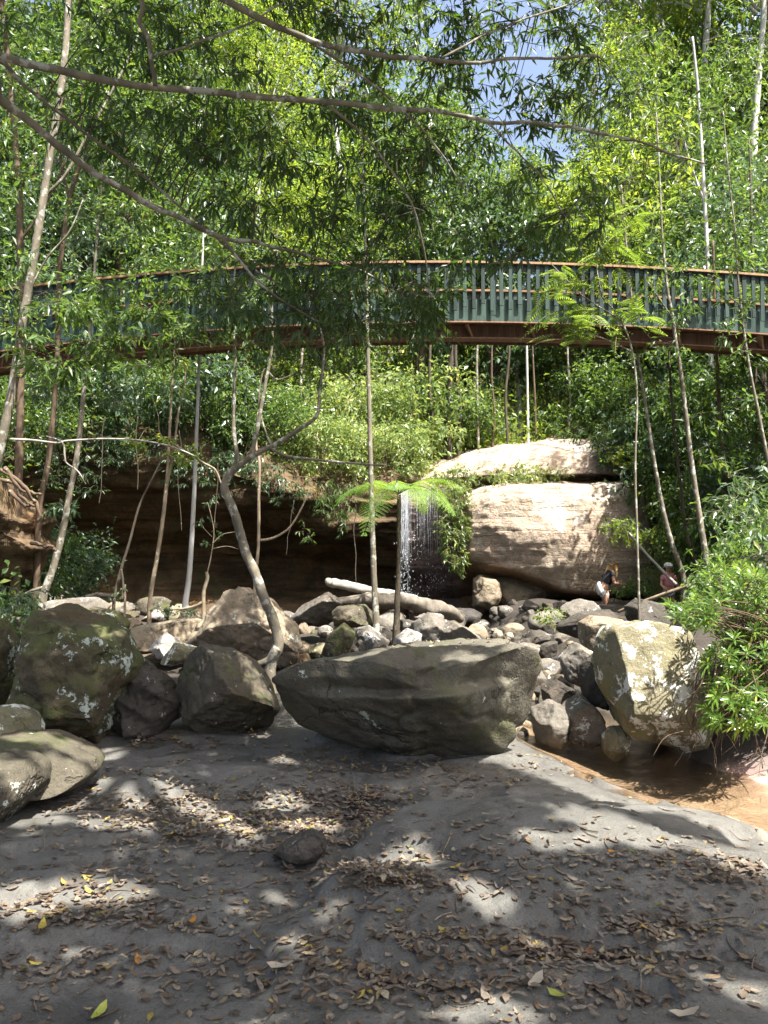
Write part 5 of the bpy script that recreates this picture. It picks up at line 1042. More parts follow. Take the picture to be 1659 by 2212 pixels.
plant_thing('hanging_fern', 'drooping fern clump hanging from the cave lip left of the waterfall', 'hanging fern', [(700, 1060, 50, 22, 21.4, 22, 50, .3), (720, 1090, 40, 24, 21.4, 22, 50, .3), (735, 1120, 22, 22, 21.4, 22, 24, .3), (662, 1150, 10, 22, 21.3, 21.7, 10, .25)], 9, .15, .035, 'fold', L_mid, B_brown, clump=False, grav=.8)
plant_thing('hanging_plant', 'dark creeper hanging over the cliff lip behind the pale pole trunk', 'hanging plant', [(440, 985, 60, 26, 21.2, 21.8, 70, .3), (380, 1010, 30, 40, 21.2, 21.7, 44, .3), (520, 1000, 50, 26, 21.2, 21.8, 60, .3), (580, 1030, 40, 26, 21.2, 21.8, 44, .3), (620, 1060, 40, 30, 21.2, 21.8, 40, .3), (455, 1040, 20, 40, 21.1, 21.6, 24, .3)], 8, .14, .045, 'fold', L_blue, B_dark, clump=False, grav=.6)
plant_thing('hanging_plant', 'dark creeper trailing over the cliff lip left of the slanting trunk', 'hanging plant', [(60, 960, 70, 40, 19.5, 21, 50, .3), (110, 1010, 40, 50, 19.5, 21, 40, .3), (230, 970, 60, 36, 21, 21.6, 60, .3), (300, 960, 60, 30, 21, 21.6, 50, .3), (190, 1030, 30, 50, 20.8, 21.4, 30, .3)], 8, .14, .045, 'fold', L_blue, B_dark, clump=False, grav=.6)
plant_thing('small_plant', 'small leafy green plant sprouting among the stones before the dome', 'small plant', [(1182, 1330, 20, 14, 12.0, 12.3, 24, .2)], 7, .07, .028, 'fold', L_yel, clump=False)
plant_thing('small_plant', 'low green plant at the dome foot right of the bending person', 'small plant', [(1355, 1275, 26, 14, 18.5, 19.2, 34, .25), (1385, 1262, 20, 12, 18.5, 19, 20, .25)], 8, .10, .045, 'fold', L_mid, clump=False)
plant_thing('small_plant', 'pale leafy seedlings around the foot of the pale pole trunk', 'small plant', [(395, 1318, 34, 7, 14.0, 14.6, 26, .15), (350, 1316, 20, 6, 13.5, 14, 12, .12)], 6, .07, .035, 'fold', L_blue, clump=False)
plant_thing('fern', 'shaded fern clump at the left edge below the outcrop', 'fern', [(30, 1290, 40, 26, 9.5, 10.5, 26, .35), (70, 1320, 30, 14, 9.6, 10.4, 14, .3)], 12, .10, .022, 'fold', L_blue, B_dark, clump=False, spread=.6)
plant_thing('grass_tuft', 'pale drooping grass hanging over the left edge of the outcrop', 'grass tuft', [(0, 1070, 16, 30, 11.0, 11.3, 14, .2)], 9, .24, .010, 'strap', L_dry, clump=False, grav=1.8, spread=.5)
plant_thing('shrub_spray', 'leafy lit spray leaning over the dome wall at the top of the stick', 'leafy spray', [(1340, 1140, 34, 22, 17.6, 18.6, 44, .3), (1380, 1150, 30, 20, 17.6, 18.6, 30, .3), (1345, 985, 40, 26, 20.6, 21.4, 40, .3), (1430, 1060, 34, 40, 19.5, 20.5, 40, .3)], 8, .13, .05, 'fold', L_yel, B_grey, clump=False)
plant_thing('shrub_spray', 'cool-green leafy branch reaching in at the right edge above the bush', 'leafy spray', [(1620, 1050, 60, 40, 8.6, 9.6, 26, .25), (1630, 1120, 50, 40, 8.6, 9.6, 22, .25), (1560, 1090, 60, 26, 9, 10, 18, .25)], 8, .12, .042, 'fold', L_blue, B_grey, clump=False)

# compound-leaved sapling in front of the bridge
def pinnate(B, T, ln, pairs, L, W, droop=.3):
    n = len(B); s = np.linspace(.18, 1, pairs); Pb, D, Nn, Ls = [], [], [], []
    S = nrm(np.cross(T, np.array([0, 0, 1.0]) + rdir(n) * .35)); U = np.cross(S, T); A, Bq = [], []
    pt = lambda q_: B + T * (ln * q_)[:, None] + np.array([0, 0, -1.0]) * (droop * ln * q_ * q_)[:, None]
    for k in range(pairs):
        for sg in (-1, 1):
            Pb.append(pt(s[k])); D.append(S * sg + T * .45 + np.array([0, 0, -.12])); Nn.append(U + rdir(n) * .15); Ls.append(np.full(n, L * sin(PI * min(.93, .25 + .7 * s[k]))))
    for k in range(3): A.append(pt(k / 3)); Bq.append(pt((k + 1) / 3))
    V, F = leaves(np.concatenate(Pb), np.concatenate(D), np.concatenate(Nn), np.concatenate(Ls), W, 'quad', .1)
    return V, F, np.concatenate(A), np.concatenate(Bq)
cs = hero_tree('sapling', 'pale green sapling with feathery compound leaves hanging before the right half of the bridge', [
    ([(1380, 1290), (1376, 1150), (1372, 1000), (1376, 860), (1366, 760), (1340, 690), (1300, 640)], 9.6, 4, 3, 'trunk'), ([(1366, 760), (1300, 730), (1240, 715), (1200, 690)], 9.6, 2.5, 1.5, 'branch'), ([(1340, 690), (1260, 640), (1220, 600), (1190, 570)], 9.5, 2.5, 1.5, 'branch'), ([(1300, 640), (1290, 570), (1310, 500), (1390, 440)], 9.4, 2.5, 1.5, 'branch')], B_grey, 'sapling', seed=31)
B, T, ln = region_twigs([(1230, 650, 70, 45, 9.2, 9.9, 26, .36), (1240, 715, 50, 24, 9.3, 9.8, 12, .34), (1300, 690, 50, 40, 9.3, 9.9, 18, .36), (1360, 690, 40, 40, 9.3, 9.8, 12, .34), (1220, 600, 60, 30, 9.2, 9.8, 14, .36), (1320, 560, 70, 40, 9.2, 9.8, 16, .36), (1380, 460, 60, 40, 9.0, 9.6, 16, .36), (1240, 480, 60, 40, 9, 9.8, 10, .36)])
T = nrm(T * [1, .7, .6] + [0, 0, .1]); V, F, A_, B_ = pinnate(B, T, ln, 10, .11, .026); o_ = np.array(cs.location)
MB().add(V, F).split().add(*stems(A_, B_, .003, .002)).build('foliage', L_feather, cs, False, o_, B_tan)

# unseen crown added to the rough brown tree, shading the bridge's left half
n = 1500; B = np.stack([rng.uniform(-8.5, 1.6, n), rng.uniform(9.6, 12.4, n), np.zeros(n)], 1); B[:, 2] = 1.55 + B[:, 1] * rng.uniform(.90, 1.12, n); B = B[fbm2(B[:, 0] * .7, B[:, 1] * .7 + B[:, 2] * .3, 2) > -.22]
V, F = twig_leaves(B, nrm(rdir(len(B)) * [1, 1, .35]), .5, 8, .22, .09, 'quad', grav=.2, spread=.7); o_ = np.array(A6.location)
mb = MB().add(V, F).split()
for e in [(-6, 10.5, 11.6), (-3.5, 11.2, 12.4), (-1, 11, 12), (1.0, 11.4, 12.6), (-4.5, 9.8, 10.6)]: mb.add(*tube(np.array([px(0, -75, 9.6), (px(0, -75, 9.6) + e) / 2 + [0, 0, .8], np.array(e, float)]), [.05, .04, .015], n=16, k=6))
mb.build('crown', L_mid, A6, False, o_, B_brown)
# leafy ground cover on both banks
n = 26000; Y = rng.uniform(9.5, 24, n); q = np.where(rng.random(n) < .6, rng.uniform(.39, .75, n), -rng.uniform(.44, .75, n)); x = q * Y
B = np.stack([x, Y, gz(x, Y) + rng.gamma(1.4, .16, n) * (.4 + 1.0 * np.maximum(0, fbm2(x * .8, Y * .8, 2) + .4))], 1)
V, F = leaves(B, rdir(n) + [0, 0, .2], rdir(n) * .7 + [0, -.2, .8], rng.uniform(.08, .18, n), rng.uniform(.03, .07, n), 'quad', .15)
tag(MB().add(V, F).build('ground_cover', L_mid, None, False), 'low leafy ground cover and seedlings on the creek banks', 'ground cover', kind='stuff')
# ------------------------------------------------------------------ tree fern
fc = px(862, 1066, 12.5); fb = px(857, 1345, 12.5); tf = thing('tree_fern', 'slim dark-trunked tree fern with feathery spreading fronds before the waterfall', 'tree fern', fb)
V, F = tube(np.array([[fb[0], fb[1], float(gz(fb[0], fb[1])) - .2], fb, (fb + fc) / 2 + [.01, 0, 0], fc + [0, 0, -.02]]), [.085, .055, .032, .036], n=40, k=10, rough=.35, seed=3, flare=.8); MB().add(V, F).build('trunk', B_dark, tf, True, fb)
for k, (az, el, L) in enumerate([(214, 30, 1.35), (190, 40, 1.4), (240, 24, 1.2), (150, 48, 1.2), (20, 46, 1.3), (-12, 40, 1.4), (-40, 30, 1.25), (55, 50, 1.2), (95, 52, 1.1), (125, 45, 1.0), (262, 40, .8), (300, 36, .9)]):
    a_, e = math.radians(az), math.radians(el); d = np.array([cos(a_) * cos(e), sin(a_) * cos(e), sin(e)]); hd = np.array([cos(a_), sin(a_), 0]); sd = np.array([-sin(a_), cos(a_), 0])
    pt = lambda s: fc + d * L * s + np.array([0, 0, -1]) * (.62 + .38 * ((k * 7) % 5) / 4) * L * s * s
    Pb, D, Nn, Ls, Ws = [], [], [], [], []
    for s in np.linspace(.2, .99, 20):
        tg = nrm(d - np.array([0, 0, 1.9]) * s); pl = .34 * sin(PI * min(.97, .12 + .86 * s)) ** .8 * (L / 1.2); upv = nrm(np.cross(tg, sd) * -1); upv = upv if upv[2] > 0 else -upv
        for sg in (-1, 1):
            q_ = nrm(sd * sg + tg * .35 + np.array([0, 0, -.10])); m_ = 11
            for r_ in np.linspace(.06, 1, m_):
                c = pt(s) + q_ * pl * r_ + np.array([0, 0, -.10]) * pl * r_ * r_
                for s2 in (-1, 1): Pb.append(c); D.append(tg * s2 + q_ * .45); Nn.append(upv); Ls.append(.042 * (1.05 - .75 * r_)); Ws.append(.0135)
    V, F = leaves(np.array(Pb), np.array(D), np.array(Nn) + rng.normal(0, .1, (len(Pb), 3)), np.array(Ls), np.array(Ws), 'quad', .05)
    fr_ = MB().add(V, F).build('frond', L_fern, tf, False, fb)
    Vs, Fs = tube(np.array([pt(s) for s in (0, .3, .6, .98)]), [.011, .008, .005, .002], n=16, k=5); MB().add(Vs, Fs).build('stalk', B_dark, fr_, True, fb)

# ------------------------------------------------------------------ leafy bush at the right
sb = np.array([3.15, 6.35, .45]); shrub = thing('shrub', 'big strappy-leaved green bush spilling over the bank beside the lichen boulder', 'bush', sb)
tips = []
for (u, v, ru, rv, Y0, Y1, n) in [(1580, 1330, 100, 60, 5.75, 7.0, 72), (1510, 1310, 60, 34, 5.45, 6.1000000000000005, 33), (1620, 1270, 50, 45, 5.75, 6.8, 39), (1450, 1310, 30, 24, 5.65, 5.9, 11), (1600, 1430, 70, 60, 5.55, 6.3999999999999995, 50), (1560, 1440, 45, 40, 5.75, 6.3999999999999995, 24), (1600, 1530, 70, 50, 5.35, 5.8999999999999995, 23), (1562, 1515, 40, 40, 5.65, 5.8999999999999995, 11), (1535, 1565, 20, 20, 5.65, 5.8, 3), (1700, 1420, 60, 140, 5.55, 6.8, 55), (1580, 1240, 60, 26, 6.35, 7.0, 22)]:
    r = np.sqrt(rng.random(n)); th = rng.uniform(0, 6.28, n); tips.append(px(u + ru * r * np.cos(th), v + rv * r * np.sin(th), rng.uniform(Y0, Y1, n)))
tips = np.concatenate(tips); hb = tips - SUN * ((tips[:, 1:2] - 6.05) / SUN[1])
gb = gproj(tips - [0, 0, 0]); bad = ((hb[:, 0] > 1.85) & (hb[:, 0] < 2.5) & (hb[:, 2] > .15) & (hb[:, 2] < 1.15) & (tips[:, 1] < 6.0)) | ((gb[:, 1] < 5.35) & (tips[:, 2] > .2)) ; tips = tips[~(bad & (rng.random(len(tips)) < .85))]; mb = MB(); Pl, Dl, Nl, Ll = [], [], [], []
for tp_ in tips:
    st = sb + np.array([rng.uniform(-.25, .9), rng.uniform(-.25, .5), rng.uniform(-.25, .35)]); od = nrm(tp_ - st); md = (st + tp_) / 2 + rng.normal(0, .06, 3) + np.array([0, 0, .12])
    mb.add(*tube(np.array([st, md, tp_]), [.008, .006, .003], n=9, k=5)); ax = nrm(od * .7 + np.array([0, -.1, .75]) + rdir(1)[0] * .3)
    e1 = nrm(np.cross(ax, [.3, .8, .1])); e2 = np.cross(ax, e1)
    for k in range(17):
        th = k * 2.4 + rng.uniform(0, .4); b_ = .25 + .95 * (k / 17) ** .8; Pl.append(tp_ - ax * .05 * (k / 17)); Dl.append(ax * cos(b_ * 1.15) + (e1 * cos(th) + e2 * sin(th)) * sin(b_ * 1.15)); Nl.append(ax); Ll.append(rng.uniform(.075, .125))
V, F = leaves(np.array(Pl), np.array(Dl), np.array(Nl), np.array(Ll), .0145, 'strap', .28)
MB().add(V, F).build('foliage', L_strap, shrub, False, sb)
for k in range(70):      # bare twigs and roots under the bush
    st = px(rng.uniform(1490, 1659), rng.uniform(1440, 1590), rng.uniform(5.7, 6.1)); en = st + np.array([rng.normal(-.05, .12), rng.normal(-.03, .06), -rng.uniform(.1, .3)])
    mb.add(*tube(np.array([st + [.1, .15, .12], st, (st + en) / 2 + rng.normal(0, .03, 3), en]), [.006, .005, .004, .0015], n=12, k=4))
mb.build('stem', B_brown, shrub, True, sb)

# ------------------------------------------------------------------ tree at the left whose boughs hang into the picture
ob = np.array([-3.7, 4.3, float(gz(-3.7, 4.3))]); over = thing('overhanging_tree', 'grey-limbed tree reaching long boughs of narrow dark leaves across from the left', 'tree', ob)
mb = MB(); mb.add(*tube(np.array([ob - [0, 0, .2], ob, [-3.6, 4.3, 2.2], [-3.4, 4.25, 4.2], [-3.2, 4.2, 6.2]]), [.2, .17, .14, .12, .07], n=40, k=12, rough=.15, flare=.6)); mb.build('trunk', B_grey, over, True, ob)
BO = []
for pts, Y, r0, r1, hook in [
    ([(-60, 104), (0, 121), (150, 158), (300, 184), (500, 204), (700, 220), (850, 235), (950, 241), (1050, 262), (1180, 268), (1290, 288), (1400, 314), (1520, 352)], [4.4, 5.6], 11.5, 2.2, (-3.4, 4.25, 4.2)),
    ([(-60, 175), (0, 212), (100, 292), (200, 372), (300, 428), (400, 476), (480, 512), (560, 527), (650, 548), (760, 580), (850, 622)], [4.2, 6.0], 12, 2.5, (-3.45, 4.25, 3.6)),
    ([(-40, 120), (60, 190), (180, 285), (300, 372), (420, 470), (520, 560), (600, 612), (680, 640)], [4.8, 6.4], 5, 2, (-3.35, 4.25, 4.5)),
    ([(300, -120), (480, -5), (600, 58), (700, 96), (800, 118), (900, 126), (1010, 136), (1100, 130), (1200, 124), (1290, 120)], [4.2, 5.4], 10, 2.5, (-3.2, 4.2, 6.2)),
    ([(240, -60), (305, 55), (325, 115), (336, 188)], [4.3, 4.55], 7, 5, (-3.25, 4.2, 5.8)),
    ([(700, 220), (790, 300), (860, 390), (900, 470), (920, 560), (930, 650)], [4.9, 5.6], 4, 1.5, None),
    ([(620, 60), (760, 150), (880, 250), (960, 340), (1010, 430)], [4.6, 5.4], 4, 1.5, None),
    ([(480, 512), (540, 590), (610, 650), (680, 690), (760, 720)], [5.1, 5.8], 4, 1.5, None),
    ([(330, 120), (440, 90), (560, 40), (640, -20)], [4.5, 4.8], 4, 2, None),
    ([(1050, 262), (1120, 330), (1180, 400), (1220, 470)], [5.2, 5.7], 3, 1.2, None),
    ([(950, 128), (1080, 60), (1200, 20), (1300, -20)], [5.1, 5.5], 3.5, 1.5, None)]:
    P = path(pts, Y); 
    R = np.linspace(r0 * .78, r1, len(P)) / FP * P[:, 1].mean()
    if hook: P = np.vstack([np.array(hook, float), P]); R = np.concatenate([[R[0] * 1.15], R])
    V, F = tube(P, R, n=len(P) * 7, k=9, rough=.16, seed=len(BO), wob=.02); MB().add(V, F).build('bough', B_grey, over, True, ob); BO.append(catmull(P, 60))
BO = np.concatenate(BO)
OREG = [(620, 70, 276.0, 108.0, 99), (880, 70, 204.0, 108.0, 89), (1120, 110, 180.0, 120.0, 83), (1010, 210, 168.0, 108.0, 69), (680, 310, 252.0, 108.0, 109), (470, 370, 180.0, 108.0, 59), (880, 370, 168.0, 120.0, 79), (1080, 350, 144.0, 108.0, 59), (1270, 190, 120.0, 108.0, 43), (800, 500, 180.0, 96.0, 69), (690, 640, 252.0, 102.0, 119), (560, 610, 132.0, 72.0, 39), (920, 640, 84.0, 108.0, 49), (340, 280, 168.0, 96.0, 45), (1040, 500, 120.0, 84.0, 39), (160, 70, 180.0, 84.0, 39), (1380, 200, 120.0, 108.0, 29), (840, 720, 108.0, 48.0, 35), (1180, 440, 108.0, 72.0, 25), (560, 440, 156.0, 72.0, 49), (400, 120, 132.0, 84.0, 39), (640, 600, 216.0, 72.0, 59), (780, 640, 180.0, 84.0, 59), (560, 230, 240.0, 72.0, 44), (960, 30, 240.0, 48.0, 44), (250, 400, 144.0, 72.0, 17), (760, 420, 192.0, 60.0, 44), (1100, 30, 216.0, 48.0, 29), (300, 60, 160, 60, 40), (1330, 60, 120, 60, 30), (1330, 330, 110, 70, 26), (1250, 520, 90, 60, 24), (250, 220, 150, 60, 30)]
foliage(over, [(u, v, ru, rv, 4.95 + .0006 * u, 6.3 + .0005 * u, n, .24) for u, v, ru, rv, n in OREG], 10, .108, .023, 'fold', L_over, B_dark, grav=.55, attach=BO)

# ------------------------------------------------------------------ unseen tree added over the viewpoint to shade the rock shelf in patches
LIT = []
def lit_ground(u, v, ru, rv):
    c = gpx(u, v); Y = c[1]; LIT.append((c[0], c[1], ru / FP * Y, rv * Y * Y / (CAM_Z * FP)))
def lit_pt(u, v, Y, rx, ry): c = gproj(px(u, v, Y)); LIT.append((c[0], c[1], rx, ry))
for a_ in [(40, 1797, 75, 12), (330, 1728, 60, 16), (615, 1730, 40, 9), (535, 1785, 40, 14), (665, 1790, 45, 16), (200, 1935, 95, 13), (50, 1958, 55, 14), (740, 1912, 130, 11), (865, 1893, 60, 15), (1370, 1862, 120, 15), (1590, 1890, 90, 22), (1115, 1972, 60, 20), (930, 1990, 90, 18), (1345, 1772, 70, 9), (900, 1776, 70, 9), (1050, 2200, 90, 14), (1430, 2142, 45, 10), (250, 1800, 60, 8), (590, 1530, 40, 8), (1560, 2170, 70, 12), (640, 1560, 30, 10), (1240, 1830, 60, 8), (480, 1770, 40, 8), (160, 1715, 50, 10), (420, 1740, 70, 9), (1180, 1880, 60, 8)]: lit_ground(*a_)
for a_ in [(520, 1412, 7.0, .10, .07), (552, 1440, 6.9, .13, .10), (577, 1482, 6.85, .12, .10), (592, 1525, 6.8, .08, .08), (480, 1410, 6.8, .12, .06), (150, 1625, 4.7, .14, .10), (60, 1570, 5.0, .10, .08), (950, 1400, 6.5, .20, .16), (1080, 1397, 6.4, .24, .2), (850, 1408, 6.3, .14, .09), (700, 1440, 5.9, .12, .06), (1140, 1425, 6.1, .18, .12), (770, 1425, 6.1, .12, .06), (1000, 1430, 5.9, .12, .06), (230, 1365, 6.5, .07, .05), (270, 1500, 6.2, .04, .06)]: lit_pt(*a_)
LIT = np.array(LIT); LIT[:, 2:] = LIT[:, 2:] * 1.1 + .07
def shade_keep(p):
    g = gproj(p); x, y = g[:, 0], g[:, 1]; s = np.ones(len(g), bool)
    s &= x < np.interp(y, EX_Y, EX_X) + .05 * fbm2(x * 3, y * 3, 2)
    nz = fbm2(x * 1.1 + 5, y * 1.1, 3)
    s &= ~((y > 7.7) & (nz > .02)); s &= y < 12.5
    for cx, cy, rx, ry in LIT: s &= (((x - cx) / rx) ** 2 + ((y - cy) / ry) ** 2 + .35 * fbm2(x * 6, y * 6, 2)) > 1
    return s
n = 20000; g0 = np.stack([rng.uniform(-5.0, 4.6, n), rng.uniform(.5, 12.5, n), np.zeros(n)], 1); h = rng.uniform(6.6, 9.6, n) + .8 * fbm2(g0[:, 0] * .4, g0[:, 1] * .4, 2)
B = g0 + SUN[None] * (h / SUN[2])[:, None]; T = nrm(rdir(n) * [1, 1, .35])
V, F = twig_leaves(B, T, .40, 8, .17, .072, 'quad', grav=.2, spread=.7)
c = V.reshape(-1, 4, 3).mean(1); ok = shade_keep(c); F = [F[0][ok]]
# keep the picture's own view clear of it
vp = proj(c); inview = (c[:, 1] > .3) & (vp[1] > -60) & (vp[0] > -60) & (vp[0] < 1720); F = [F[0][~inview[ok]]]
tb = np.array([4.6, -1.6, float(gz(4.6, -1.6))]); arch = thing('unseen_shade_tree', 'unseen tree added over the rock shelf, its crown cut to dapple the light', 'tree', tb)
MB().add(V, F).build('crown', L_mid, arch, False, tb)
mb = MB().add(*tube(np.array([tb - [0, 0, .2], tb, [4.4, -1.4, 3], [4.0, -1.0, 6.2]]), [.3, .25, .2, .16], n=30, k=12, rough=.15, flare=.7))
for e in [(-1, 1.0, 7.8), (1, 3.2, 8.4), (2.8, 2, 8.2), (-1.5, -1.5, 8), (1.5, 5.2, 9.0), (.2, 6.6, 9.4), (3.4, .2, 7.6), (-.5, 4.2, 9.2)]: mb.add(*tube(np.array([[4.0, -1.0, 6.1], (np.array([4.0, -1, 6.2]) + e) / 2 + [0, 0, .5], e]), [.12, .08, .03], n=16, k=7))
mb.build('trunk', B_grey, arch, True, tb)

# ------------------------------------------------------------------ fallen leaves
def litter(P, yaw, L, W, curl, tilt, roll, na=5):
    n = len(P); s = np.linspace(0, 1, na); w = np.array([.06, .72, 1.0, .70, .05])[:na]; lat = np.array([-1, 0, 1.0])
    X = (s[None, :, None] - .5) * L[:, None, None] + 0 * lat[None, None]; Yv = lat[None, None] * w[None, :, None] * W[:, None, None] * .5
    Z = curl[:, None, None] * L[:, None, None] * ((s[None, :, None] - .5) ** 2 * 2.2) + np.abs(lat)[None, None] * w[None, :, None] * W[:, None, None] * roll[:, None, None] * .5 + .12 * L[:, None, None] * np.sin(s[None, :, None] * 9 + yaw[:, None, None]) * lat[None, None] * .35
    ct, st = np.cos(tilt)[:, None, None], np.sin(tilt)[:, None, None]; X, Z = X * ct - Z * st, X * st + Z * ct
    cy, sy = np.cos(yaw)[:, None, None], np.sin(yaw)[:, None, None]; V = np.stack([X * cy - Yv * sy, X * sy + Yv * cy, Z], -1).reshape(n, -1, 3); V[..., 2] -= V[..., 2].min(1, keepdims=True) * .85
    V = V + P[:, None]; k = na * 3; i = (np.arange(na - 1)[:, None] * 3 + np.arange(2)[None]).ravel(); f = np.stack([i, i + 3, i + 4, i + 1], 1)
    return V.reshape(-1, 3), (np.arange(n)[:, None, None] * k + f[None]).reshape(-1, 4)
m, nt, out = newmat('leaf_litter'); rp = geo(nt).outputs['Random Per Island']
col = ramp(nt, rp, [(0, (.045, .034, .026)), (.2, (.11, .085, .065)), (.4, (.18, .145, .115)), (.6, (.25, .215, .175)), (.78, (.13, .09, .06)), (.88, (.27, .19, .11)), (.94, (.33, .30, .22)), (.97, (.38, .26, .05)), (1, (.14, .16, .05))])
col = mixc(nt, math_(nt, 'MULTIPLY', ramp(nt, noise(nt, 90, 4, .6, pos(nt)), [(.4, 1), (.6, 0)]), .5), col, (.06, .045, .03))
b = princ(nt, out, col, .62, .3); t_ = N_(nt, 'ShaderNodeBsdfTranslucent'); t_.inputs[0].default_value = (.3, .17, .07, 1); mx = N_(nt, 'ShaderNodeMixShader'); mx.inputs[0].default_value = .15
nt.links.new(b.outputs[0], mx.inputs[1]); nt.links.new(t_.outputs[0], mx.inputs[2]); nt.links.new(mx.outputs[0], out.inputs['Surface']); M_lit = m
LU, LV_, LH = [], [], []
for (u, v, ru, rv, n, hh) in [(420, 1750, 330, 60, 1300, .03), (560, 1800, 260, 55, 950, .03), (780, 1645, 240, 36, 650, .025), (780, 1745, 90, 50, 300, .02), (450, 1590, 160, 16, 170, .02), (800, 1890, 130, 26, 330, .03), (850, 1905, 80, 18, 160, .03), (810, 1750, 70, 60, 200, .03), (1000, 1680, 70, 28, 110, .02), (1210, 2000, 220, 60, 300, .02), (1420, 2010, 240, 50, 240, .02), (1590, 1890, 90, 34, 240, .025), (1400, 1865, 170, 28, 110, .012), (170, 1960, 190, 60, 330, .015), (170, 2060, 230, 90, 300, .015), (900, 2100, 330, 70, 260, .015), (640, 2130, 300, 70, 130, .01), (1250, 2120, 380, 80, 260, .015), (1130, 1900, 380, 160, 200, .008), (830, 1950, 830, 260, 2300, .006), (430, 1720, 420, 110, 500, .008), (1300, 1700, 250, 90, 60, .008), (1180, 1655, 60, 12, 40, .01), (1100, 1690, 60, 10, 40, .01), (590, 1548, 30, 10, 60, .02), (330, 1600, 60, 20, 70, .02), (250, 1680, 140, 20, 120, .02)]:
    th = rng.uniform(0, 6.28, n); r = np.sqrt(rng.random(n)) * rng.uniform(.6, 1.15, n); r = np.where(rng.random(n) < .3, r * 2.0, r); LU.append(u + ru * r * np.cos(th)); LV_.append(v + rv * r * np.sin(th)); LH.append(rng.random(n) * hh); kk = rng.random(n) < .68; LU[-1], LV_[-1], LH[-1] = LU[-1][kk], LV_[-1][kk], LH[-1][kk]
LU, LV_, LH = map(np.concatenate, (LU, LV_, LH)); ok = (LV_ > 1575) & (LV_ < 2300); LU, LV_, LH = LU[ok], LV_[ok], LH[ok]
G = gpx(LU, LV_); 
for _ in range(3): G = gpx(LU, LV_, gz(G[:, 0], G[:, 1]))
ok = (dline(G[:, 0], G[:, 1], STREAM) > .55); G, LH = G[ok], LH[ok]
P = np.stack([G[:, 0], G[:, 1], gzf(G[:, 0], G[:, 1]) + .002 + LH], 1); n = len(P)
nc = 2600; cu = rng.uniform(-30, 1690, nc); cvv = rng.uniform(1600, 2250, nc); C0 = gpx(cu, cvv); C0 = np.stack([C0[:, 0], C0[:, 1], gzf(C0[:, 0], C0[:, 1]) + .003], 1)[dline(C0[:, 0], C0[:, 1], STREAM) > .5]
P = np.concatenate([P, C0]); LH = np.concatenate([LH, np.zeros(len(C0))]); n0 = n; n = len(P); frag = np.where(np.arange(n) < n0, 1, rng.uniform(.12, .35, n))[:, None].repeat(2, 1)
V, F = litter(P, rng.uniform(0, 6.28, n), np.clip(rng.gamma(6, .0072, n), .016, .085) * frag[:, 0], rng.uniform(.012, .034, n) * frag[:, 0], rng.normal(.06, .24, n), rng.normal(0, .09, n) * (1 + LH * 22), rng.normal(.03, .25, n))
mb = MB().add(V, F)
for k in range(150):
    su, sv = rng.uniform(-20, 1680), rng.uniform(1620, 2200); a0 = gpx(su, sv); an = rng.uniform(0, 6.28); l_ = rng.uniform(.03, .14); q3 = a0[:2] + np.array([[0, 0], [cos(an + .2) * l_ * .5, sin(an + .2) * l_ * .5], [cos(an) * l_, sin(an) * l_]])
    if dline(q3[:, 0], q3[:, 1], STREAM).min() > .6: mb.add(*tube(np.column_stack([q3, gzf(q3[:, 0], q3[:, 1]) + .004 + .006 * rng.random(3)]), [.0035, .003, .0015], n=7, k=5))
tag(mb.build('leaf_litter', M_lit), 'brown and grey fallen leaves and twigs strewn over the rock shelf', 'leaf litter', kind='stuff')
# leaves on the flat boulder top
bpy.context.view_layer.update(); dg = bpy.context.evaluated_depsgraph_get(); big = next(o for o in COL.objects if o.get('label', '').startswith('huge flat-topped'))
pp = []
for _ in range(90):
    x, y = rng.uniform(-.8, 1.3), rng.uniform(6.1, 7.4); h_, l_, n_, i_ = big.ray_cast(Vector((x, y, 3)) - big.location, Vector((0, 0, -1)))
    if h_ and n_.z > .75: pp.append(np.array(l_ + big.location))
pp = np.array(pp); n = len(pp); V, F = litter(pp, rng.uniform(0, 6.28, n), rng.uniform(.03, .07, n), rng.uniform(.014, .028, n), rng.normal(.25, .4, n), rng.normal(0, .2, n), rng.normal(.1, .4, n))
tag(mk('leaf_litter', V, F, M_lit), 'scattered dry leaves lying on top of the big flat boulder', 'leaf litter', kind='stuff')
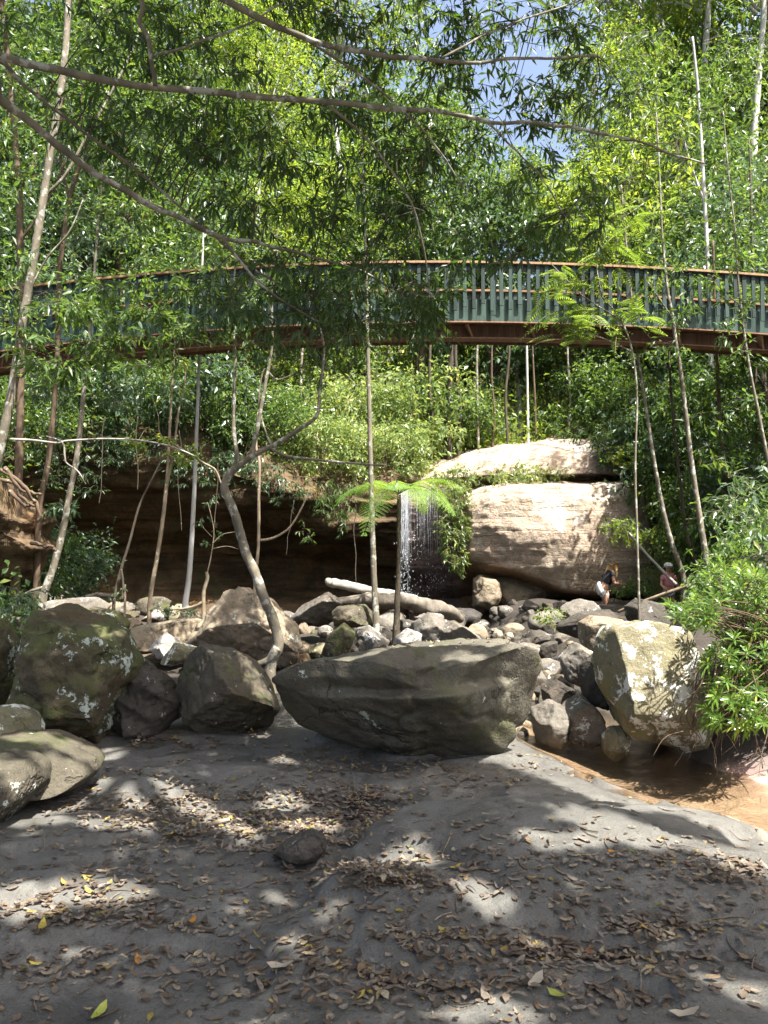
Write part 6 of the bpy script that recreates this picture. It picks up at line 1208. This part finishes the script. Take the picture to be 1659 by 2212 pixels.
# single leaves that stand out
def flat(name, c):
    m, nt, out = newmat(name); princ(nt, out, mixc(nt, noise(nt, 40, 3, .6, pos(nt)), tuple(np.array(c) * .6), c), .5, .35); return m
FL = {'yellow': flat('leaf_yellow', (.36, .28, .05)), 'orange': flat('leaf_orange', (.42, .18, .03)), 'pale': flat('leaf_pale', (.42, .36, .27)), 'green': flat('leaf_green', (.06, .14, .03)), 'brown': flat('leaf_brown', (.20, .10, .05)), 'yellow-green': flat('leaf_lime', (.32, .34, .06))}
for u, v, c, L, lab in [(413, 1998, 'orange', .075, 'yellow leaf with a brown half lying alone on bare grey rock'), (192, 1932, 'yellow', .06, 'bright yellow leaf in the sunny patch at left'), (190, 1908, 'yellow', .055, 'upright yellow leaf just above the sunny patch at left'), (92, 2008, 'yellow', .075, 'long yellow leaf among grey leaves at the left edge'), (76, 2092, 'yellow', .05, 'small yellow leaf on dark ground at lower left'), (215, 2195, 'yellow-green', .09, 'large yellow-green leaf at the bottom left edge'), (330, 1980, 'brown', .06, 'dull brown leaf left of the lone yellow one') , (955, 1984, 'yellow', .05, 'lemon yellow leaf on the smooth hump in the middle'), (985, 1878, 'yellow', .055, 'yellow leaf at the edge of the sunlit leaf heap'), (1325, 1846, 'orange', .06, 'orange leaf on the sunlit streak at right'), (1158, 2130, 'pale', .09, 'pale folded leaf near the bottom middle'), (1480, 2200, 'pale', .09, 'large pale leaf cut by the bottom edge at right'), (605, 2095, 'pale', .10, 'broad tan leaf on dark rock at bottom centre-left'), (550, 2060, 'pale', .085, 'tan leaf standing beside a dark wet spot'), (105, 1990, 'green', .085, 'dark green leaf among grey leaves at left'), (1225, 1630, 'yellow', .05, 'yellow leaf lying on the wet stream bed'), (1400, 1728, 'yellow', .05, 'yellow leaf caught at the stream edge'), (300, 2085, 'orange', .07, 'rust-red leaf in a cluster at lower left'), (1270, 2065, 'brown', .075, 'dark brown curled leaf near lower right'), (775, 2160, 'yellow', .06, 'mustard leaf in the cluster at bottom centre'), (1205, 2160, 'yellow-green', .08, 'mottled yellow-green leaf at bottom right of centre'), (1430, 1645, 'orange', .05, 'small red leaf on the rock beside the stream')]:
    g_ = gpx(u, v)
    for _ in range(3): g_ = gpx(u, v, float(gz(g_[0], g_[1])))
    p = np.array([g_[0], g_[1], float(gzf(g_[0], g_[1])) + .012]); g2 = np.random.default_rng(int(u + v))
    V, F = litter(np.zeros((1, 3)), g2.uniform(0, 6.28, 1), np.array([L * 1.1]), np.array([L * .48]), np.array([.35]), np.array([.15]), np.array([.25])); o = mk('fallen_leaf', V, F, FL[c]); o.location = p; tag(o, lab, 'leaf', 'leaves that stand out in the litter')

# ------------------------------------------------------------------ light
w = bpy.data.worlds.new("World"); scene.world = w; w.use_nodes = True; nt = w.node_tree
sky = nt.nodes.new('ShaderNodeTexSky'); sky.sky_type = 'NISHITA'; sky.sun_disc = False
el = math.asin(SUN[2]); az = math.atan2(SUN[0], SUN[1]); sky.sun_elevation = el; sky.sun_rotation = az; sky.dust_density = 6.0; sky.ozone_density = .6; sky.air_density = 1.0
bg = nt.nodes['Background']; nt.links.new(sky.outputs[0], bg.inputs[0]); bg.inputs[1].default_value = .092
ld = bpy.data.lights.new('sun', 'SUN'); ld.energy = 4.9; ld.angle = math.radians(.5); ld.color = (1, .955, .88); so = bpy.data.objects.new('sun', ld); COL.objects.link(so)
so.rotation_euler = Vector(-SUN).to_track_quat('-Z', 'Y').to_euler(); so.location = (6, -8, 20)
vs = scene.view_settings; scene.display_settings.display_device = 'sRGB'; vs.view_transform = 'Standard'; vs.look = 'None'; vs.exposure = EXPO = 2.05; vs.gamma = 1.0; vs.use_curve_mapping = False
cy = scene.cycles; cy.max_bounces = 7; cy.diffuse_bounces = 4; cy.glossy_bounces = 2; cy.transmission_bounces = 5; cy.transparent_max_bounces = 6; cy.caustics_reflective = False; cy.caustics_refractive = False; cy.sample_clamp_indirect = 8.0
try: cy.use_denoising = True; cy.denoiser = 'OPENIMAGEDENOISE'
except Exception: pass
